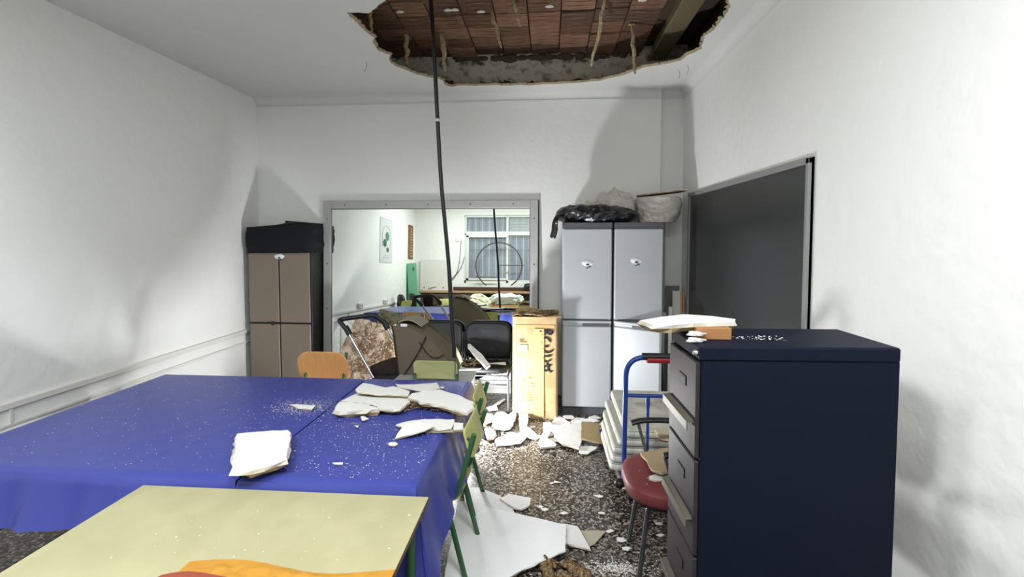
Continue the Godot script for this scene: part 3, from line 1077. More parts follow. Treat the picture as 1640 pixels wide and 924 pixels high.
# ---------------------------------------------------------------- chairs
# sits facing -z; the back is at +z
func school_chair(label: String, ply: Material, frame: Material, at: Vector3, turn: float, wide := 0.34, tall := 0.155, round_back := 0.03) -> Node3D:
	var t := thing("school_chair", label, "chair", at, turn, "school chairs round the tables")
	var st := begin()
	var hw := 0.165
	plate(st, 0.37, 0.36, 0.05, 0.011, 0.0, Transform3D(Basis.from_euler(Vector3(PI / 2 + 0.04, 0, 0)), Vector3(0, 0.452, -0.01)))
	obj("seat", st, ply, t)
	st = begin()
	var yc := 0.80 - tall / 2
	var zc := 0.15 + (yc - 0.435) * 0.28 - 0.021 - 0.028 * (1.0 - pow(hw / (wide / 2), 2.0))
	if tall > 0.2:
		zc -= 0.012
	plate(st, wide, tall, round_back, 0.011, -0.028, Transform3D(Basis.from_euler(Vector3(0.27, PI, 0)), Vector3(0, yc, zc)))
	var bk := obj("backrest", st, ply, t)
	for s in [-1, 1]:
		for r in [-0.2, 0.2]:
			st = begin()
			var rz: float = 0.15 + (yc + r * tall - 0.435) * 0.28 - 0.021
			tube(st, [Vector3(s * hw, yc + r * tall, rz + 0.004), Vector3(s * hw, yc + r * tall, rz - 0.009)], 0.006, 8)
			obj("rivet", st, M.brown_edge, bk)
	for s in [-1, 1]:
		st = begin()
		tube(st, bend_path([Vector3(s * (hw + 0.01), 0.0, -0.19), Vector3(s * hw, 0.435, -0.16), Vector3(s * hw, 0.435, 0.15), Vector3(s * hw, 0.775, 0.245)], 0.06), 0.0132, 10)
		obj("side_tube", st, frame, t)
		st = begin()
		tube(st, bend_path([Vector3(s * hw, 0.43, 0.02), Vector3(s * hw, 0.425, 0.10), Vector3(s * (hw + 0.01), 0.0, 0.21)], 0.03), 0.0132, 10)
		obj("leg", st, frame, t)
		for z in [-0.19, 0.21]:
			st = begin()
			tube(st, [Vector3(s * (hw + 0.01), 0.0, z), Vector3(s * (hw + 0.01), 0.03, z * 0.99)], 0.014, 10)
			obj("rubber_foot", st, M.dark, t)
	for z in [-0.13, 0.09]:
		st = begin()
		tube(st, [Vector3(-hw, 0.43, z), Vector3(hw, 0.43, z)], 0.009, 8)
		obj("cross_tube", st, frame, t)
	return t


func visitor_chair(label: String, at: Vector3, turn: float) -> void:
	# faces +z (towards the camera)
	var t := thing("visitor_chair", label, "chair", at, turn, "black vinyl visitor chairs before the mirror")
	var st := begin()
	plate(st, 0.50, 0.385, 0.10, 0.03, -0.035, Transform3D(Basis.from_euler(Vector3(-0.12, 0, 0)), Vector3(0, 0.64, -0.21)), 0.014)
	obj("backrest", st, M.black_vinyl, t)
	st = begin()
	plate(st, 0.49, 0.43, 0.09, 0.04, 0.0, Transform3D(Basis.from_euler(Vector3(-PI / 2 - 0.06, 0, 0)), Vector3(0, 0.425, 0.03)), 0.014)
	obj("seat", st, M.black_vinyl, t)
	for s in [-1, 1]:
		st = begin()
		tube(st, bend_path([Vector3(s * 0.255, 0.0, -0.24), Vector3(s * 0.25, 0.41, -0.19), Vector3(s * 0.25, 0.72, -0.245)], 0.05), 0.0125, 10)
		obj("rear_leg", st, M.frame_grey, t)
		st = begin()
		tube(st, bend_path([Vector3(s * 0.255, 0.0, 0.23), Vector3(s * 0.25, 0.385, 0.19), Vector3(s * 0.25, 0.385, -0.2)], 0.04), 0.0125, 10)
		obj("front_leg", st, M.frame_grey, t)
	for q in [[0.375, 0.185], [0.29, 0.20], [0.375, -0.17]]:
		st = begin()
		tube(st, [Vector3(-0.25, q[0], q[1]), Vector3(0.25, q[0], q[1])], 0.009, 8)
		obj("cross_bar", st, M.frame_grey, t)


func make_chairs() -> void:
	school_chair("green plywood school chair nearest the camera beside the blue table", M.green_ply, M.green_metal, Vector3(-0.60, 0, -2.47), deg_to_rad(88))
	school_chair("green plywood school chair farther along the blue table's aisle side", M.green_ply, M.green_metal, Vector3(-0.645, 0, -2.98), deg_to_rad(91))
	school_chair("green plywood school chair at the far end of the blue table", M.green_ply, M.green_metal, Vector3(-0.86, 0, -3.37), PI)
	school_chair("orange plywood school chair with rounded back behind the blue tables", M.orange_ply, M.green_metal, Vector3(-1.86, 0, -3.63), PI, 0.435, 0.28, 0.10)
	visitor_chair("black vinyl visitor chair with plaster debris on its seat", Vector3(-0.64, 0, -4.83), 0.0)
	visitor_chair("black vinyl visitor chair half hidden behind the stroller", Vector3(-1.16, 0, -4.83), 0.05)


# ---------------------------------------------------------------- stroller behind the tables
func make_stroller() -> void:
	var t := thing("stroller", "taupe fabric baby stroller with black foam handle behind the tables", "stroller", Vector3(-1.32, 0, -4.02))
	var at := t.position
	var L := func(p: Vector3) -> Vector3: return p - at
	var st := begin()
	# handle: foam-covered bar between two aluminium tubes
	var bar := bend_path([Vector3(-1.724, 0.931, -3.980), Vector3(-1.810, 1.024, -4.000), Vector3(-1.790, 1.032, -4.020), Vector3(-1.529, 1.060, -4.100), Vector3(-1.413, 0.958, -4.120)], 0.05)
	for i in bar.size():
		bar[i] = L.call(bar[i])
	tube(st, bar, 0.020, 10)
	obj("handle", st, M.black_rubber, t)
	for q in [[Vector3(-1.730, 0.947, -3.980), Vector3(-1.437, 0.532, -3.860)], [Vector3(-1.441, 0.974, -4.120), Vector3(-1.235, 0.619, -4.080)]]:
		st = begin()
		tube(st, [L.call(q[0]), L.call(q[1])], 0.0135, 10)
		obj("push_tube", st, M.chrome, t)
		st = begin()
		var d: Vector3 = (q[1] - q[0]).normalized()
		tube(st, [L.call(q[0] - d * 0.03), L.call(q[0] + d * 0.05)], 0.026, 10)
		obj("joint", st, M.black_rubber, t)
	# hood: fabric between a rear bow (upright, left) and a nose low on the right
	var top := L.call(Vector3(-1.190, 1.054, -4.000)) as Vector3
	var low := L.call(Vector3(-1.206, 0.560, -4.000)) as Vector3
	var nose := L.call(Vector3(-0.791, 0.655, -4.000)) as Vector3
	st = begin()
	var hood := func(u: float, v: float) -> Vector3:
		# u: from the rear bow to the front edge (fan about the pivot), v: across
		var a := lerpf(deg_to_rad(98.0), deg_to_rad(8.0), u)
		var r := lerpf(0.48, 0.46, u) - 0.03 * sin(u * PI)
		var w := (v - 0.5) * 2.0
		var k := pow(maxf(0.0, 1.0 - pow(absf(w), 3.2)), 0.4)
		var p := low + Vector3(cos(a) * r * k, sin(a) * r * k, w * 0.21)
		p += Vector3(0, 0, 0.0)
		return p
	sheet(st, 26, 22, hood, 0.006)
	var hd := obj("hood", st, M.taupe, t)
	# near side wall of the hood
	for s in [-1, 1]:
		st = begin()
		soft(st, 3 + s)
		var n := 16
		for i in n:
			var a0 := lerpf(deg_to_rad(98.0), deg_to_rad(8.0), float(i) / n)
			var a1 := lerpf(deg_to_rad(98.0), deg_to_rad(8.0), float(i + 1) / n)
			var rr := func(a: float, k: float) -> Vector3:
				var u := (deg_to_rad(98.0) - a) / deg_to_rad(90.0)
				return low + Vector3(cos(a) * (lerpf(0.47, 0.45, u) - 0.03 * sin(u * PI)) * k, sin(a) * (lerpf(0.47, 0.45, u) - 0.03 * sin(u * PI)) * k, s * (0.205 + 0.03 * sin(k * PI)))
			for k in 6:
				quad(st, rr.call(a0, k / 6.0), rr.call(a1, k / 6.0), rr.call(a1, (k + 1) / 6.0), rr.call(a0, (k + 1) / 6.0), low)
		flat(st)
		obj("hood_side", st, M.taupe, t)
	# seams
	for q in [[98.0, 0.48], [60.0, 0.44]]:
		st = begin()
		var a: float = deg_to_rad(q[0])
		var pts := []
		for i in 9:
			var k := i / 8.0
			var bend := 0.05 * sin(k * PI)
			pts.append(low + Vector3(cos(a - bend) * q[1] * k, sin(a - bend) * q[1] * k, 0.213 + 0.03 * sin(k * PI)))
		tube(st, pts, 0.006, 6)
		obj("seam", st, M.taupe_dark, hd)
	st = begin()
	var pk := []
	for i in 11:
		var k := i / 10.0
		pk.append(low + Vector3(0.17 + 0.20 * k, 0.34 - 0.10 * k - 0.075 * sin(k * PI), 0.238 - 0.016 * k))
	tube(st, pk, 0.004, 6)
	obj("pocket_edge", st, M.taupe_dark, hd)
	# cream top flap with its dark underside
	st = begin()
	var flap := func(u: float, v: float) -> Vector3:
		return top + Vector3(-0.05 + 0.20 * u, 0.035 * sin(u * PI) - 0.035 * u - 0.01, -0.10 + 0.24 * v)
	sheet(st, 12, 8, flap, 0.008)
	obj("hood_flap", st, mat(c(150, 142, 126), 0.9), t)
	st = begin()
	box(st, top + Vector3(-0.005, -0.035, 0.215), top + Vector3(0.05, -0.012, 0.222), 0.002)
	obj("fabric_label", st, M.white_label, hd)
	# open seat tub, left of the hood, sagging
	st = begin()
	var tub := func(u: float, v: float) -> Vector3:
		var a := u * TAU
		var p := Vector3(cos(a), 0, sin(a))
		var y := -0.16 * (1.0 - v)
		var r := lerpf(0.45, 1.0, pow(v, 0.6))
		return low + Vector3(-0.10 + p.x * 0.24 * r, 0.12 + y + 0.10 * p.x * 0.6 * v, p.z * 0.2 * r)
	sheet(st, 30, 10, tub, 0.0, true)
	obj("seat", st, M.taupe_dark, t)
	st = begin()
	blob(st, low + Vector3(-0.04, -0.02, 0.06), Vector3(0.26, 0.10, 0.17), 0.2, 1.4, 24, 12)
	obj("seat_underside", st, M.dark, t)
	# chassis and wheels
	for z in [0.2, -0.2]:
		for q in [[low + Vector3(-0.22, 0.0, z), Vector3(0.42, 0.14, z)], [low + Vector3(0.3, 0.05, z), Vector3(-0.28, 0.14, z)]]:
			st = begin()
			tube(st, q, 0.013, 8)
			obj("chassis_tube", st, M.chrome, t)
	for x in [-0.28, 0.42]:
		for z in [-0.22, 0.22]:
			st = begin()
			var xf := Transform3D(Basis.from_euler(Vector3(PI / 2, 0, 0)), Vector3(x, 0.14, z))
			lathe(st, [Vector2(0, -0.018), Vector2(0.11, -0.016), Vector2(0.14, -0.012), Vector2(0.14, 0.012), Vector2(0.11, 0.016), Vector2(0, 0.018)], 22, Vector3.ZERO, xf)
			obj("wheel", st, M.black_rubber, t)
	# the big dirty slab leaning behind the handle
	var s := thing("plaster_slab", "big dirty ceiling slab with brown fibres leaning behind the stroller handle", "plaster slab", Vector3(-1.79, 0, -4.66))
	s.rotation_degrees.x = -9
	st = begin()
	var ol := [Vector2(-0.33, 0.0), Vector2(-0.34, 0.60), Vector2(-0.29, 0.72), Vector2(-0.25, 0.74), Vector2(-0.20, 0.93), Vector2(0.02, 0.87), Vector2(0.15, 0.84), Vector2(0.33, 0.88), Vector2(0.34, 0.0)]
	var ch := rim(ol, 0.04, 0.008)
	var idx := Geometry2D.triangulate_polygon(PackedVector2Array(ch))
	for i in range(0, idx.size(), 3):
		for z in [-0.02, 0.02]:
			tri(st, Vector3(ch[idx[i]].x, ch[idx[i]].y, z), Vector3(ch[idx[i + 1]].x, ch[idx[i + 1]].y, z), Vector3(ch[idx[i + 2]].x, ch[idx[i + 2]].y, z), Vector3(0, 0.4, 0))
	for i in ch.size():
		var a: Vector2 = ch[i]
		var b: Vector2 = ch[(i + 1) % ch.size()]
		quad(st, Vector3(a.x, a.y, -0.02), Vector3(b.x, b.y, -0.02), Vector3(b.x, b.y, 0.02), Vector3(a.x, a.y, 0.02), Vector3(0, 0.4, 0))
	obj("board", st, M.dirty_slab, s)
	st = begin()
	for i in 900:
		var p := Vector3(rng.randf_range(-0.24, 0.31), rng.randf_range(0.18, 0.84), 0.022)
		var dense := wobble.get_noise_2d(p.x * 5.0 + 3.0, p.y * 4.0)
		if dense < -0.06:
			continue
		var q := p
		var pts := [p]
		var dir := rng.randf() * TAU
		for k in 4:
			dir += rng.randf_range(-0.9, 0.9)
			q += Vector3(cos(dir) * 0.022, sin(dir) * 0.022, rng.randf_range(-0.004, 0.006))
			q.z = maxf(q.z, 0.02)
			pts.append(q)
		tube(st, pts, rng.randf_range(0.001, 0.0026), 4)
	var fb := obj("fibre_mat", st, M.brown_fibre, s)
	fb.set_meta("kind", "stuff")
	# small low grey table at the end of the blue tables
	var g := thing("side_table", "low pale grey side table just past the blue table's far end", "table", Vector3(-0.90, 0, -3.78))
	st = begin()
	box(st, Vector3(-0.31, 0.60, -0.16), Vector3(0.30, 0.625, 0.16), 0.004)
	obj("tabletop", st, M.grey_plastic, g)
	for x in [-0.29, 0.28]:
		for z in [-0.14, 0.14]:
			st = begin()
			box(st, Vector3(x - 0.013, 0, z - 0.013), Vector3(x + 0.013, 0.60, z + 0.013), 0.003)
			obj("leg", st, M.grey_plastic, g)


# ---------------------------------------------------------------- tall carton
func ink_stroke(st: SurfaceTool, pts: Array, r: float) -> void:
	var p3 := []
	for p in pts:
		p3.append(Vector3(p.x, p.y, 0.0))
	var sm := smooth_path(p3, 5) if p3.size() > 2 else p3
	var rr := []
	for i in sm.size():
		rr.append(r * (0.95 + 0.12 * sin(i * 0.7)))
	tube(st, sm, rr, 8)


func make_box() -> void:
	var x0 := -0.338
	var zf := -4.535
	var w := 0.432
	var h := 0.985
	var d := 0.36
	var t := thing("cardboard_box", "tall worn cardboard box with black marker letters beside the fridges", "box", Vector3(x0, 0, zf))
	var st := begin()
	var body := func(u: float, v: float) -> Vector3:
		# round the four sides; edges a little soft and crushed at the foot and the top
		var per := [Vector2(0, 0), Vector2(w, 0), Vector2(w + 0.012, -d), Vector2(0.0, -d)]
		var s := u * 4.0
		var k := int(s) % 4
		var f := s - floorf(s)
		var p: Vector2 = per[k].lerp(per[(k + 1) % 4], f)
		var y := v * h
		var cr := (0.005 if y < 0.14 else 0.0008) * wobble.get_noise_3d(p.x * 14.0, y * 14.0, p.y * 14.0) * 2.0
		var bow := 0.006 * sin(v * PI) * (1.0 if k == 0 else 0.3)
		var n: Vector2 = [Vector2(0, 1), Vector2(1, 0), Vector2(0, -1), Vector2(-1, 0)][k]
		p += n * (cr + bow * sin(f * PI))
		return Vector3(p.x, y, p.y)
	sheet(st, 64, 40, body, 0.0, true)
	obj("body", st, M.cardboard, t)
	# torn flaps and dusty lid
	for q in [[0.0, 0.46, -0.10, 0.0, 0.010], [0.02, 0.44, -0.33, -0.12, 0.022]]:
		st = begin()
		var fl := func(u: float, v: float) -> Vector3:
			var x := lerpf(q[0] - 0.005, q[1] + 0.005, u)
			var z := lerpf(q[3] + 0.006, q[2], v)
			return Vector3(x + 0.006 * wobble.get_noise_2d(v * 9.0, u), h + q[4] + 0.014 * wobble.get_noise_2d(x * 12.0, z * 12.0) + 0.012 * sin(u * 6.0), z)
		sheet(st, 24, 8, fl, 0.005)
		obj("lid_flap", st, M.cardboard, t)
	st = begin()
	for i in 26:
		blob(st, Vector3(rng.randf_range(0.0, w), h + 0.022, rng.randf_range(-0.3, 0.0)), Vector3(rng.randf_range(0.02, 0.06), rng.randf_range(0.006, 0.018), rng.randf_range(0.02, 0.05)), 0.9, 2.0, 9, 6)
	var du := obj("dirt", st, M.wool, t)
	du.set_meta("kind", "stuff")
	# brown tape band under the top edge and the upright seam tape
	st = begin()
	box(st, Vector3(0.03, h - 0.105, 0.0), Vector3(w - 0.03, h - 0.075, 0.005), 0.001)
	obj("tape", st, M.card_tape, t)
	st = begin()
	box(st, Vector3(w * 0.47, 0.02, 0.008), Vector3(w * 0.49 + 0.09, h - 0.11, 0.0125), 0.001)
	obj("tape", st, mat(c(210, 176, 122), 0.45), t)
	st = begin()
	box(st, Vector3(0.062, 0.655, 0.006), Vector3(0.142, 0.715, 0.013), 0.001)
	obj("address_label", st, M.white_label, t).set_meta("label", "white square label")
	# marker letters, traced as brush strokes (hand-sized, x right, y up, 1 unit = the zoom's pixel)
	st = begin()
	var S := func(a: Array) -> Array:
		var out := []
		for p in a:
			out.append(Vector2((p.x - 50.0) / 792.0 * 90.0 / 168.4, 0.985 - (p.y - 60.0) / 924.0 * 105.0 / 168.4 + 0.012))
		return out
	var r := 0.0105
	ink_stroke(st, S.call([Vector2(432, 272), Vector2(470, 276), Vector2(520, 266), Vector2(570, 262), Vector2(606, 278), Vector2(606, 304), Vector2(578, 312), Vector2(540, 300), Vector2(522, 276)]), r * 1.15)
	ink_stroke(st, S.call([Vector2(458, 328), Vector2(490, 322), Vector2(516, 312), Vector2(522, 280)]), r)
	ink_stroke(st, S.call([Vector2(466, 452), Vector2(470, 412), Vector2(492, 376), Vector2(524, 366), Vector2(560, 386), Vector2(590, 430)]), r)
	ink_stroke(st, S.call([Vector2(560, 488), Vector2(510, 494), Vector2(486, 516), Vector2(496, 548), Vector2(530, 572), Vector2(572, 572), Vector2(602, 554), Vector2(622, 540)]), r)
	ink_stroke(st, S.call([Vector2(452, 640), Vector2(500, 634), Vector2(556, 628), Vector2(602, 618)]), r)
	ink_stroke(st, S.call([Vector2(492, 640), Vector2(490, 676), Vector2(516, 706), Vector2(552, 706), Vector2(590, 680)]), r)
	ink_stroke(st, S.call([Vector2(540, 730), Vector2(548, 770), Vector2(556, 800), Vector2(574, 850)]), r)
	ink_stroke(st, S.call([Vector2(598, 758), Vector2(548, 766), Vector2(508, 780), Vector2(492, 806), Vector2(506, 836), Vector2(534, 838), Vector2(556, 812), Vector2(562, 770)]), r)
	ink_stroke(st, S.call([Vector2(590, 842), Vector2(602, 856)]), r * 1.3)
	obj("marker_lettering", st, M.marker, t, Vector3(0, 0, 0.0085)).scale = Vector3(1, 1, 0.4)
	# small printed lines
	var k := 0
	for line in ["ITEM NUMBER", "NUMBER", "ITEM N. NUMBER", "ORDER N. NUMBER", "QTY :     OF   OF", "QTY   PCS", "NET WEIGHT   KGS", "GROSS WEIGHT KGS", "MEASUREMENT"]:
		var tm := TextMesh.new()
		var f := SystemFont.new()
		f.font_names = PackedStringArray(["Droid Sans Mono"])
		tm.font = f
		tm.text = line
		tm.font_size = 16
		tm.pixel_size = 0.0011
		tm.depth = 0.001
		tm.horizontal_alignment = HORIZONTAL_ALIGNMENT_LEFT
		again("printed_line", tm, M.ink, t, Vector3(0.075, 0.395 - 0.027 * k, 0.0150))
		k += 1
	for q in [[0.062, 0.765, 0.05], [0.062, 0.752, 0.042], [0.062, 0.74, 0.075]]:
		st = begin()
		box(st, Vector3(q[0], q[1], 0.006), Vector3(q[0] + q[2], q[1] + 0.003, 0.0112))
		obj("printed_rule", st, M.ink, t)


# ---------------------------------------------------------------- filing cabinet
func make_file_cabinet() -> void:
	var x0 := 0.488
	var z1 := -1.555
	var dz := 0.31
	var h := 1.40
	var t := thing("filing_cabinet", "navy metal filing cabinet with slanting aluminium drawer handles", "filing cabinet", Vector3(x0, 0, z1))
	t.rotation_degrees.y = 2.0
	var wx := 0.62
	var st := begin()
	box(st, Vector3(0.004, 0.02, -dz), Vector3(wx, h - 0.045, 0.0), 0.003)
	obj("body", st, M.navy, t)
	st = begin()
	box(st, Vector3(-0.004, h - 0.048, -dz - 0.003), Vector3(wx, h, 0.004), 0.006)
	obj("top", st, M.navy, t)
	st = begin()
	box(st, Vector3(0.02, 0.0, -dz + 0.01), Vector3(wx - 0.02, 0.02, -0.01))
	obj("plinth", st, M.dark, t)
	var p := 0.326
	for k in 4:
		var y1 := h - 0.055 - k * p
		st = begin()
		box(st, Vector3(-0.010, y1 - p + 0.008, -dz + 0.006), Vector3(0.006, y1, -0.010), 0.004)
		var d := obj("drawer", st, M.navy_front, t)
		# full-width aluminium pull, an angled lip
		st = begin()
		var yh := y1 - 0.196
		quad(st, Vector3(-0.010, yh, -dz + 0.004), Vector3(-0.010, yh, -0.024), Vector3(-0.032, yh - 0.006, -0.024), Vector3(-0.032, yh - 0.006, -dz + 0.004), Vector3(-0.02, yh - 1.0, -0.1))
		box(st, Vector3(-0.034, yh - 0.034, -dz + 0.004), Vector3(-0.030, yh - 0.004, -0.024), 0.001)
		box(st, Vector3(-0.032, yh - 0.008, -dz + 0.004), Vector3(-0.008, yh - 0.004, -0.024), 0.001)
		obj("handle", st, M.handle_alu, d)
		st = begin()
		box(st, Vector3(-0.0125, y1 - 0.108, -0.18), Vector3(-0.009, y1 - 0.072, -0.105), 0.002)
		obj("label_holder", st, M.navy, d)
		st = begin()
		box(st, Vector3(-0.0135, y1 - 0.104, -0.178), Vector3(-0.0095, y1 - 0.077, -0.107), 0.001)
		obj("label_card", st, M.navy_front, d)
	st = begin()
	var xf := Transform3D(Basis.from_euler(Vector3(0, 0, PI / 2)), Vector3(-0.004, h - 0.026, -0.022))
	lathe(st, [Vector2(0, 0.014), Vector2(0.008, 0.013), Vector2(0.010, 0.008), Vector2(0.010, -0.004)], 16, Vector3.ZERO, xf)
	obj("lock", st, M.chrome, t)
	# broken board and kraft block on top
	plaster("plaster_board", "thick broken plaster board overhanging the top of the navy filing cabinet", [Vector2(0.328, -1.725), Vector2(0.424, -1.810), Vector2(0.521, -1.874), Vector2(0.615, -1.839), Vector2(0.678, -1.776), Vector2(0.649, -1.712), Vector2(0.588, -1.696), Vector2(0.498, -1.677), Vector2(0.415, -1.637), Vector2(0.354, -1.632)], h + 0.024, 0.028, "", Vector2(0.0, 0.0), 0.002, Color(0.66, 0.66, 0.65), Color(0.34, 0.27, 0.15), Color(0.08, 0.05, 0.03), "plaster board")
	var b := begin()
	box(b, Vector3(-0.058, 0, -0.05), Vector3(0.058, 0.040, 0.0), 0.002)
	var kb := obj("kraft_block", b, M.kraft, self, Vector3(0.562, h + 0.0005, -1.655))
	tag(kb, "brown cardboard block propping the broken board on the filing cabinet", "cardboard block")
	for q in [[0.497, -1.642, 0.026], [0.488, -1.615, 0.022]]:
		b = begin()
		blob(b, Vector3.ZERO, Vector3(0.030, 0.008, 0.014), 0.8, 2.4, 14, 8)
		tag(obj("plaster_flake", b, M.crumb, self, Vector3(q[0], h + 0.007 + (0.016 if q[2] > 0.024 else 0.0), q[1])), "cream plaster flake, %s of two left of the brown block" % ("upper" if q[2] > 0.024 else "lower"), "plaster flake")
	crumbs("plaster_crumbs", "white plaster crumbs scattered on top of the filing cabinet", 60, func() -> Vector3: return Vector3(rng.randf_range(0.60, 0.82), h, rng.randf_range(-1.74, -1.66)), 0.0035)


func crumbs(called: String, label: String, count: int, where: Callable, size: float) -> void:
	var st := begin()
	var r := [Vector3(1, 0, 0.1), Vector3(-0.2, 0, 0.9), Vector3(-0.8, 0, -0.5), Vector3(0.3, 0, -0.9)]
	var up := Vector3(0.1, 0.55, 0)
	for i in 4:
		tri(st, r[i], r[(i + 1) % 4], up, Vector3(0, 0.1, 0))
	st.generate_normals()
	var mm := MultiMesh.new()
	mm.transform_format = MultiMesh.TRANSFORM_3D
	mm.mesh = st.commit()
	mm.instance_count = count
	for i in count:
		var p: Vector3 = where.call()
		var s := size * pow(rng.randf_range(0.35, 1.25), 1.6)
		mm.set_instance_transform(i, Transform3D(Basis(Vector3.UP, rng.randf() * TAU).scaled(Vector3(s * rng.randf_range(0.7, 1.6), s, s)), p))
	var o := MultiMeshInstance3D.new()
	o.multimesh = mm
	o.material_override = M.crumb
	o.name = numbered(self, called)
	o.set_meta("kind", "stuff")
	tag(o, label, "plaster crumbs")
	add_child(o, true)


# ---------------------------------------------------------------- trolley with stacked panels
func make_trolley() -> void:
	var x0 := 0.492
	var x1 := 1.06
	var z := -3.08
	var t := thing("platform_trolley", "blue tube platform trolley with black and red grip by the cabinet", "trolley", Vector3((x0 + x1) / 2, 0, z))
	var hw := (x1 - x0) / 2
	var st := begin()
	tube(st, bend_path([Vector3(-hw, 0.17, 0), Vector3(-hw + 0.01, 0.98, 0), Vector3(hw - 0.01, 0.98, 0), Vector3(hw, 0.17, 0)], 0.13, 10), 0.0165, 12)
	obj("push_frame", st, M.blue_tube, t)
	st = begin()
	tube(st, [Vector3(-hw + 0.11, 0.985, 0), Vector3(hw - 0.11, 0.985, 0)], 0.024, 12)
	obj("grip", st, M.black_rubber, t)
	st = begin()
	tube(st, [Vector3(-hw + 0.14, 0.966, 0.004), Vector3(hw - 0.14, 0.966, 0.004)], 0.0225, 12)
	obj("grip_band", st, M.red_grip, t).set_meta("label", "red lower side of the grip")
	st = begin()
	tube(st, [Vector3(-hw, 0.73, 0), Vector3(hw, 0.73, 0)], 0.012, 10)
	obj("cross_bar", st, M.blue_tube, t)
	st = begin()
	tube(st, [Vector3(-0.135, 0.73, 0), Vector3(-0.135, 0.68, 0), Vector3(-0.135, 0.64, 0), Vector3(-0.135, 0.20, 0)], [0.014, 0.015, 0.010, 0.010], 10)
	obj("centre_post", st, M.blue_tube, t)
	st = begin()
	box(st, Vector3(-hw - 0.03, 0.14, -0.86), Vector3(hw + 0.03, 0.185, 0.03), 0.008)
	obj("platform", st, M.steel, t)
	for q in [[-hw - 0.04, 0.03], [-hw - 0.04, -0.86]]:
		st = begin()
		blob(st, Vector3(q[0] + 0.01, 0.165, q[1]), Vector3(0.035, 0.03, 0.035), 0.0, 1.0, 12, 8)
		obj("bumper", st, M.black_rubber, t)
	for x in [-hw + 0.06, hw - 0.06]:
		for zz in [-0.76, -0.08]:
			st = begin()
			var xf := Transform3D(Basis.from_euler(Vector3(0, 0, PI / 2)), Vector3(x, 0.062, zz))
			lathe(st, [Vector2(0, -0.018), Vector2(0.055, -0.018), Vector2(0.062, -0.012), Vector2(0.062, 0.012), Vector2(0.055, 0.018), Vector2(0, 0.018)], 18, Vector3.ZERO, xf)
			obj("wheel", st, M.black_rubber, t)
			st = begin()
			box(st, Vector3(x - 0.03, 0.062, zz - 0.02), Vector3(x + 0.03, 0.14, zz + 0.02), 0.003)
			obj("wheel_fork", st, M.steel, t)
	var words := ["bottom of the stack", "second from the bottom of the stack", "middle one of the stack", "second from the top of the stack", "topmost of the stack"]
	for k in 5:
		var y: float = 0.187 + k * 0.056
		var xl: float = [0.415, 0.425, 0.44, 0.47, 0.52][k]
		var zb: float = [-3.74, -3.80, -3.86, -3.94, -4.02][k]
		var p := thing("folding_panel", "off-white rounded plastic table panel on the trolley, %s" % words[k], "table panel", Vector3((xl + 1.08) / 2, y, (zb - 3.16) / 2), rng.randf_range(-0.01, 0.01), "stack of white plastic panels on the trolley")
		var w := 1.08 - xl
		var d := -3.16 - zb
		st = begin()
		plate(st, w, d, 0.04, 0.044, 0.0, Transform3D(Basis.from_euler(Vector3(-PI / 2, 0, 0)), Vector3(0, 0.024, 0)))
		obj("panel_shell", st, M.panel, p)
		st = begin()
		plate(st, w - 0.012, d - 0.012, 0.036, 0.010, 0.0, Transform3D(Basis.from_euler(Vector3(-PI / 2, 0, 0)), Vector3(0, 0.05, 0)))
		obj("panel_lip", st, M.grey_plastic if k < 4 else M.panel, p)
	# blue and red handle with a black strap on the floor by the trolley
	var b := thing("strap_handle", "small blue and red handle with black strap at the trolley's left edge", "handle", Vector3(0.499, 0.000, -4.001))
	st = begin()
	tube(st, [Vector3(-0.06, 0.13, 0.0), Vector3(-0.02, 0.06, 0.01)], 0.014, 8)
	obj("grip", st, M.blue_tube, b)
	st = begin()
	tube(st, [Vector3(-0.045, 0.14, 0.0), Vector3(-0.012, 0.08, 0.01)], 0.011, 8)
	obj("grip_stripe", st, M.red_grip, b)
	st = begin()
	tube(st, smooth_path([Vector3(-0.025, 0.065, 0.01), Vector3(0.02, 0.03, 0.03), Vector3(0.01, 0.012, 0.08), Vector3(-0.07, 0.012, 0.05)]), 0.016, 8, 0.5)
	obj("strap", st, M.black_rubber, b)


